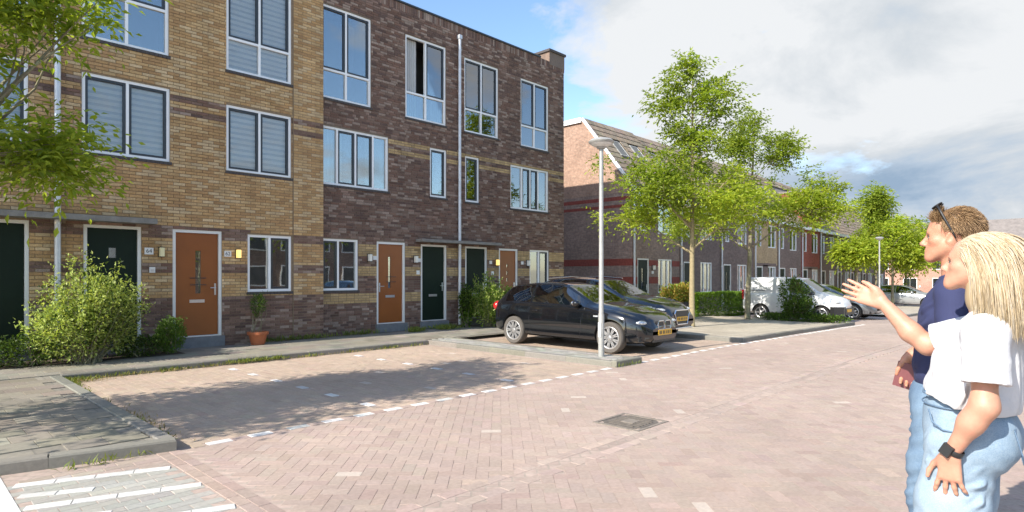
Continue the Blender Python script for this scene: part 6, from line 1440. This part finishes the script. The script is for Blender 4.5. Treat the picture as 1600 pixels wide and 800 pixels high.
b = MB()
for q in (-1,1):
    ring = [(Mx_+q*.074*math.cos(t), .458+.076*math.sin(t), 1.572-.022*math.sin(t)) for t in np.linspace(-math.pi/2, math.pi/2, 12)]
    ring2 = [(Mx_+q*(.100*math.cos(t)), .460+.108*math.sin(t)+.0, 1.545-.042*max(math.sin(t),-.2)) for t in np.linspace(-math.pi/2, math.pi/2, 12)]
    b.add(ring+ring2, [(k,k+1,13+k,12+k) for k in range(11)])
cm = b.mesh('collar', wloc(man), True); co = obj('collar', cm, M['polo'], man); sm = co.modifiers.new('thick', 'SOLIDIFY'); sm.thickness = .006
b = MB(); 
for z in (1.50,1.445,1.39): b.ball((Mx_-.012,.622-.0*(1.5-z),z),(.006,.004,.006),8,6)
b.build('button', M['button'], man)
s = SDF((3.2,.2,.02), (3.9,.85,1.10), .006)
s.ell((Mx_,.515,1.0),(.175,.135,.10),.05); s.ell((Mx_,.515,.95),(.185,.145,.12),.06)
for q in (-1,1): s.chain([(Mx_+q*.095,.53,.90),(Mx_+q*.10,.56,.66),(Mx_+q*.10,.575,.50),(Mx_+q*.105,.55,.08)],[.112,.095,.082,.072],.04)
Z = np.meshgrid(*s.ax, indexing='ij', sparse=True)[2]; s.f = np.maximum(s.f, (Z-1.045).astype(np.float32)+0*s.f); s.f = np.maximum(s.f, (.06-Z).astype(np.float32)+0*s.f)
V, F = s.surface(2); V, F = folds(V, F, [((6,24,40),.007,.2,(3.5,.60,.85),(.2,.14,.12)),((8,20,60),.008,1.,(3.5,.6,.52),(.25,.2,.10)),((5,18,48),.006,.6,(3.5,.6,.68),(.25,.2,.1))])
V, F = creases(V, F, [((3.38,.50,.93),(3.46,.67,.86),.010,.009),((3.37,.50,.88),(3.46,.67,.80),.010,.009),((3.36,.52,.83),(3.46,.66,.76),.011,.008),((3.37,.56,.62),(3.46,.66,.57),.010,.010),((3.37,.52,.56),(3.46,.66,.53),.009,.010),((3.37,.52,.52),(3.46,.655,.49),.009,.010),((3.37,.54,.47),(3.46,.65,.45),.009,.009),((3.37,.54,.42),(3.46,.65,.40),.010,.008)])
part_mesh('jeans', (V, F), M['denim_mid'], man)
for q in (-1,1): b = MB(); b.ball((Mx_+q*.105,.62,.05),(.052,.15,.05)); b.build('shoe', M['shoe_d'], man, smooth=True)
face_bits(T, RmM, man, .97, True)
hair_base(man, T, RmM, 1.0, [((0,-.020,.064),(.078,.098,.080)),((0,-.078,.0),(.060,.034,.05))], M['hair_brown'], (.16,.095,.05), [((0,.105,-.045),(.09,.075,.105)),((-.09,.01,-.045),(.05,.075,.065)),((.09,.01,-.045),(.05,.075,.065))])
def man_sel(p, v): return (p[:,2] > .050+.25*np.maximum(p[:,1],0)) & (p[:,1] < .078) | ((p[:,1] < -.045) & (p[:,2] > -.025))
rt, v = scalp(5200, man_sel, T, 1.0, 1.04); vv = v @ RmM.T
D0 = vv*.35 + np.array((0,-.85,.05)); sd_ = (np.abs(vv[:,0]) > .5) | (vv[:,1] < -.5); D0[sd_] = vv[sd_]*.25 + np.array((0,-.5,-.7)); fr = (vv[:,1] > .45) & (vv[:,2] > .1); D0[fr] = vv[fr]*.5 + np.array((0,-.25,.75)); D0 += rnd.normal(0,.16,D0.shape)
pal = np.array([(.22,.135,.068),(.30,.19,.098),(.16,.095,.047),(.40,.265,.14)]); cc = pal[rnd.choice(4,len(rt),p=(.35,.3,.2,.15))]*(1+rnd.normal(0,.08,(len(rt),1)))
strands('hair_lock', rt, D0, 6, .0068, .13, [(T(0,-.018,.058), np.array((.078,.098,.082)))], .0013, np.clip(cc,0,.9), M['hair_brown'], man, rnd, .02)
# sunglasses resting on his hair, wallet in his hand
sg = thing('sunglasses', 'black sunglasses pushed up onto the hair of the man', 'sunglasses', tuple(T(0,.05,.13)))
for q in (-1,1):
    b = MB(); c0 = T(q*.034,.064,.158); n_ = 16; fr_ = RmM @ rotx(R(50))
    ring = [c0 + fr_ @ np.array((.029*math.cos(t), 0, .023*math.sin(t))) for t in np.linspace(0,2*math.pi,n_+1)]; b.tube(ring, .0032, 6, cap=False); l_ = b.build('lens_frame', M['black_plastic'], sg, smooth=True)
    b = MB(); b.add([c0]+ring[:-1], [(0,1+k,1+(k+1)%n_) for k in range(n_)]); b.build('lens', M['iris'], l_)
    b = MB(); b.tube([T(q*.063,.062,.158), T(q*.086,.040,.120), T(q*.090,.006,.058), T(q*.088,-.014,.022), T(q*.084,-.026,-.002)], [.0048,.0052,.0050,.0042,.0035], 6); b.build('temple', M['black_plastic'], sg, smooth=True)
b = MB(); b.tube([T(-.007,.068,.161), T(0,.070,.164), T(.007,.068,.161)], .003, 6); b.build('bridge', M['black_plastic'], sg)
wl = thing('wallet', 'maroon leather wallet held in the hand of the man', 'wallet', (3.63,.70,1.06))
b = MB(); o_ = np.array((3.628,.70,1.045)); ax_ = np.array((.03,.22,-.97)); ay_ = np.array((.05,.97,.22)); az_ = np.array((1,-.05,.0))
P = [o_+az_*a+ay_*y+ax_*z for a in (-.008,.008) for y,z in ((-.045,-.065),(.045,-.065),(.045,.065),(-.045,.065))]; b.add(P, [(0,3,2,1),(4,5,6,7),(0,1,5,4),(1,2,6,5),(2,3,7,6),(3,0,4,7)]); b.build('cover', M['wallet'], wl)
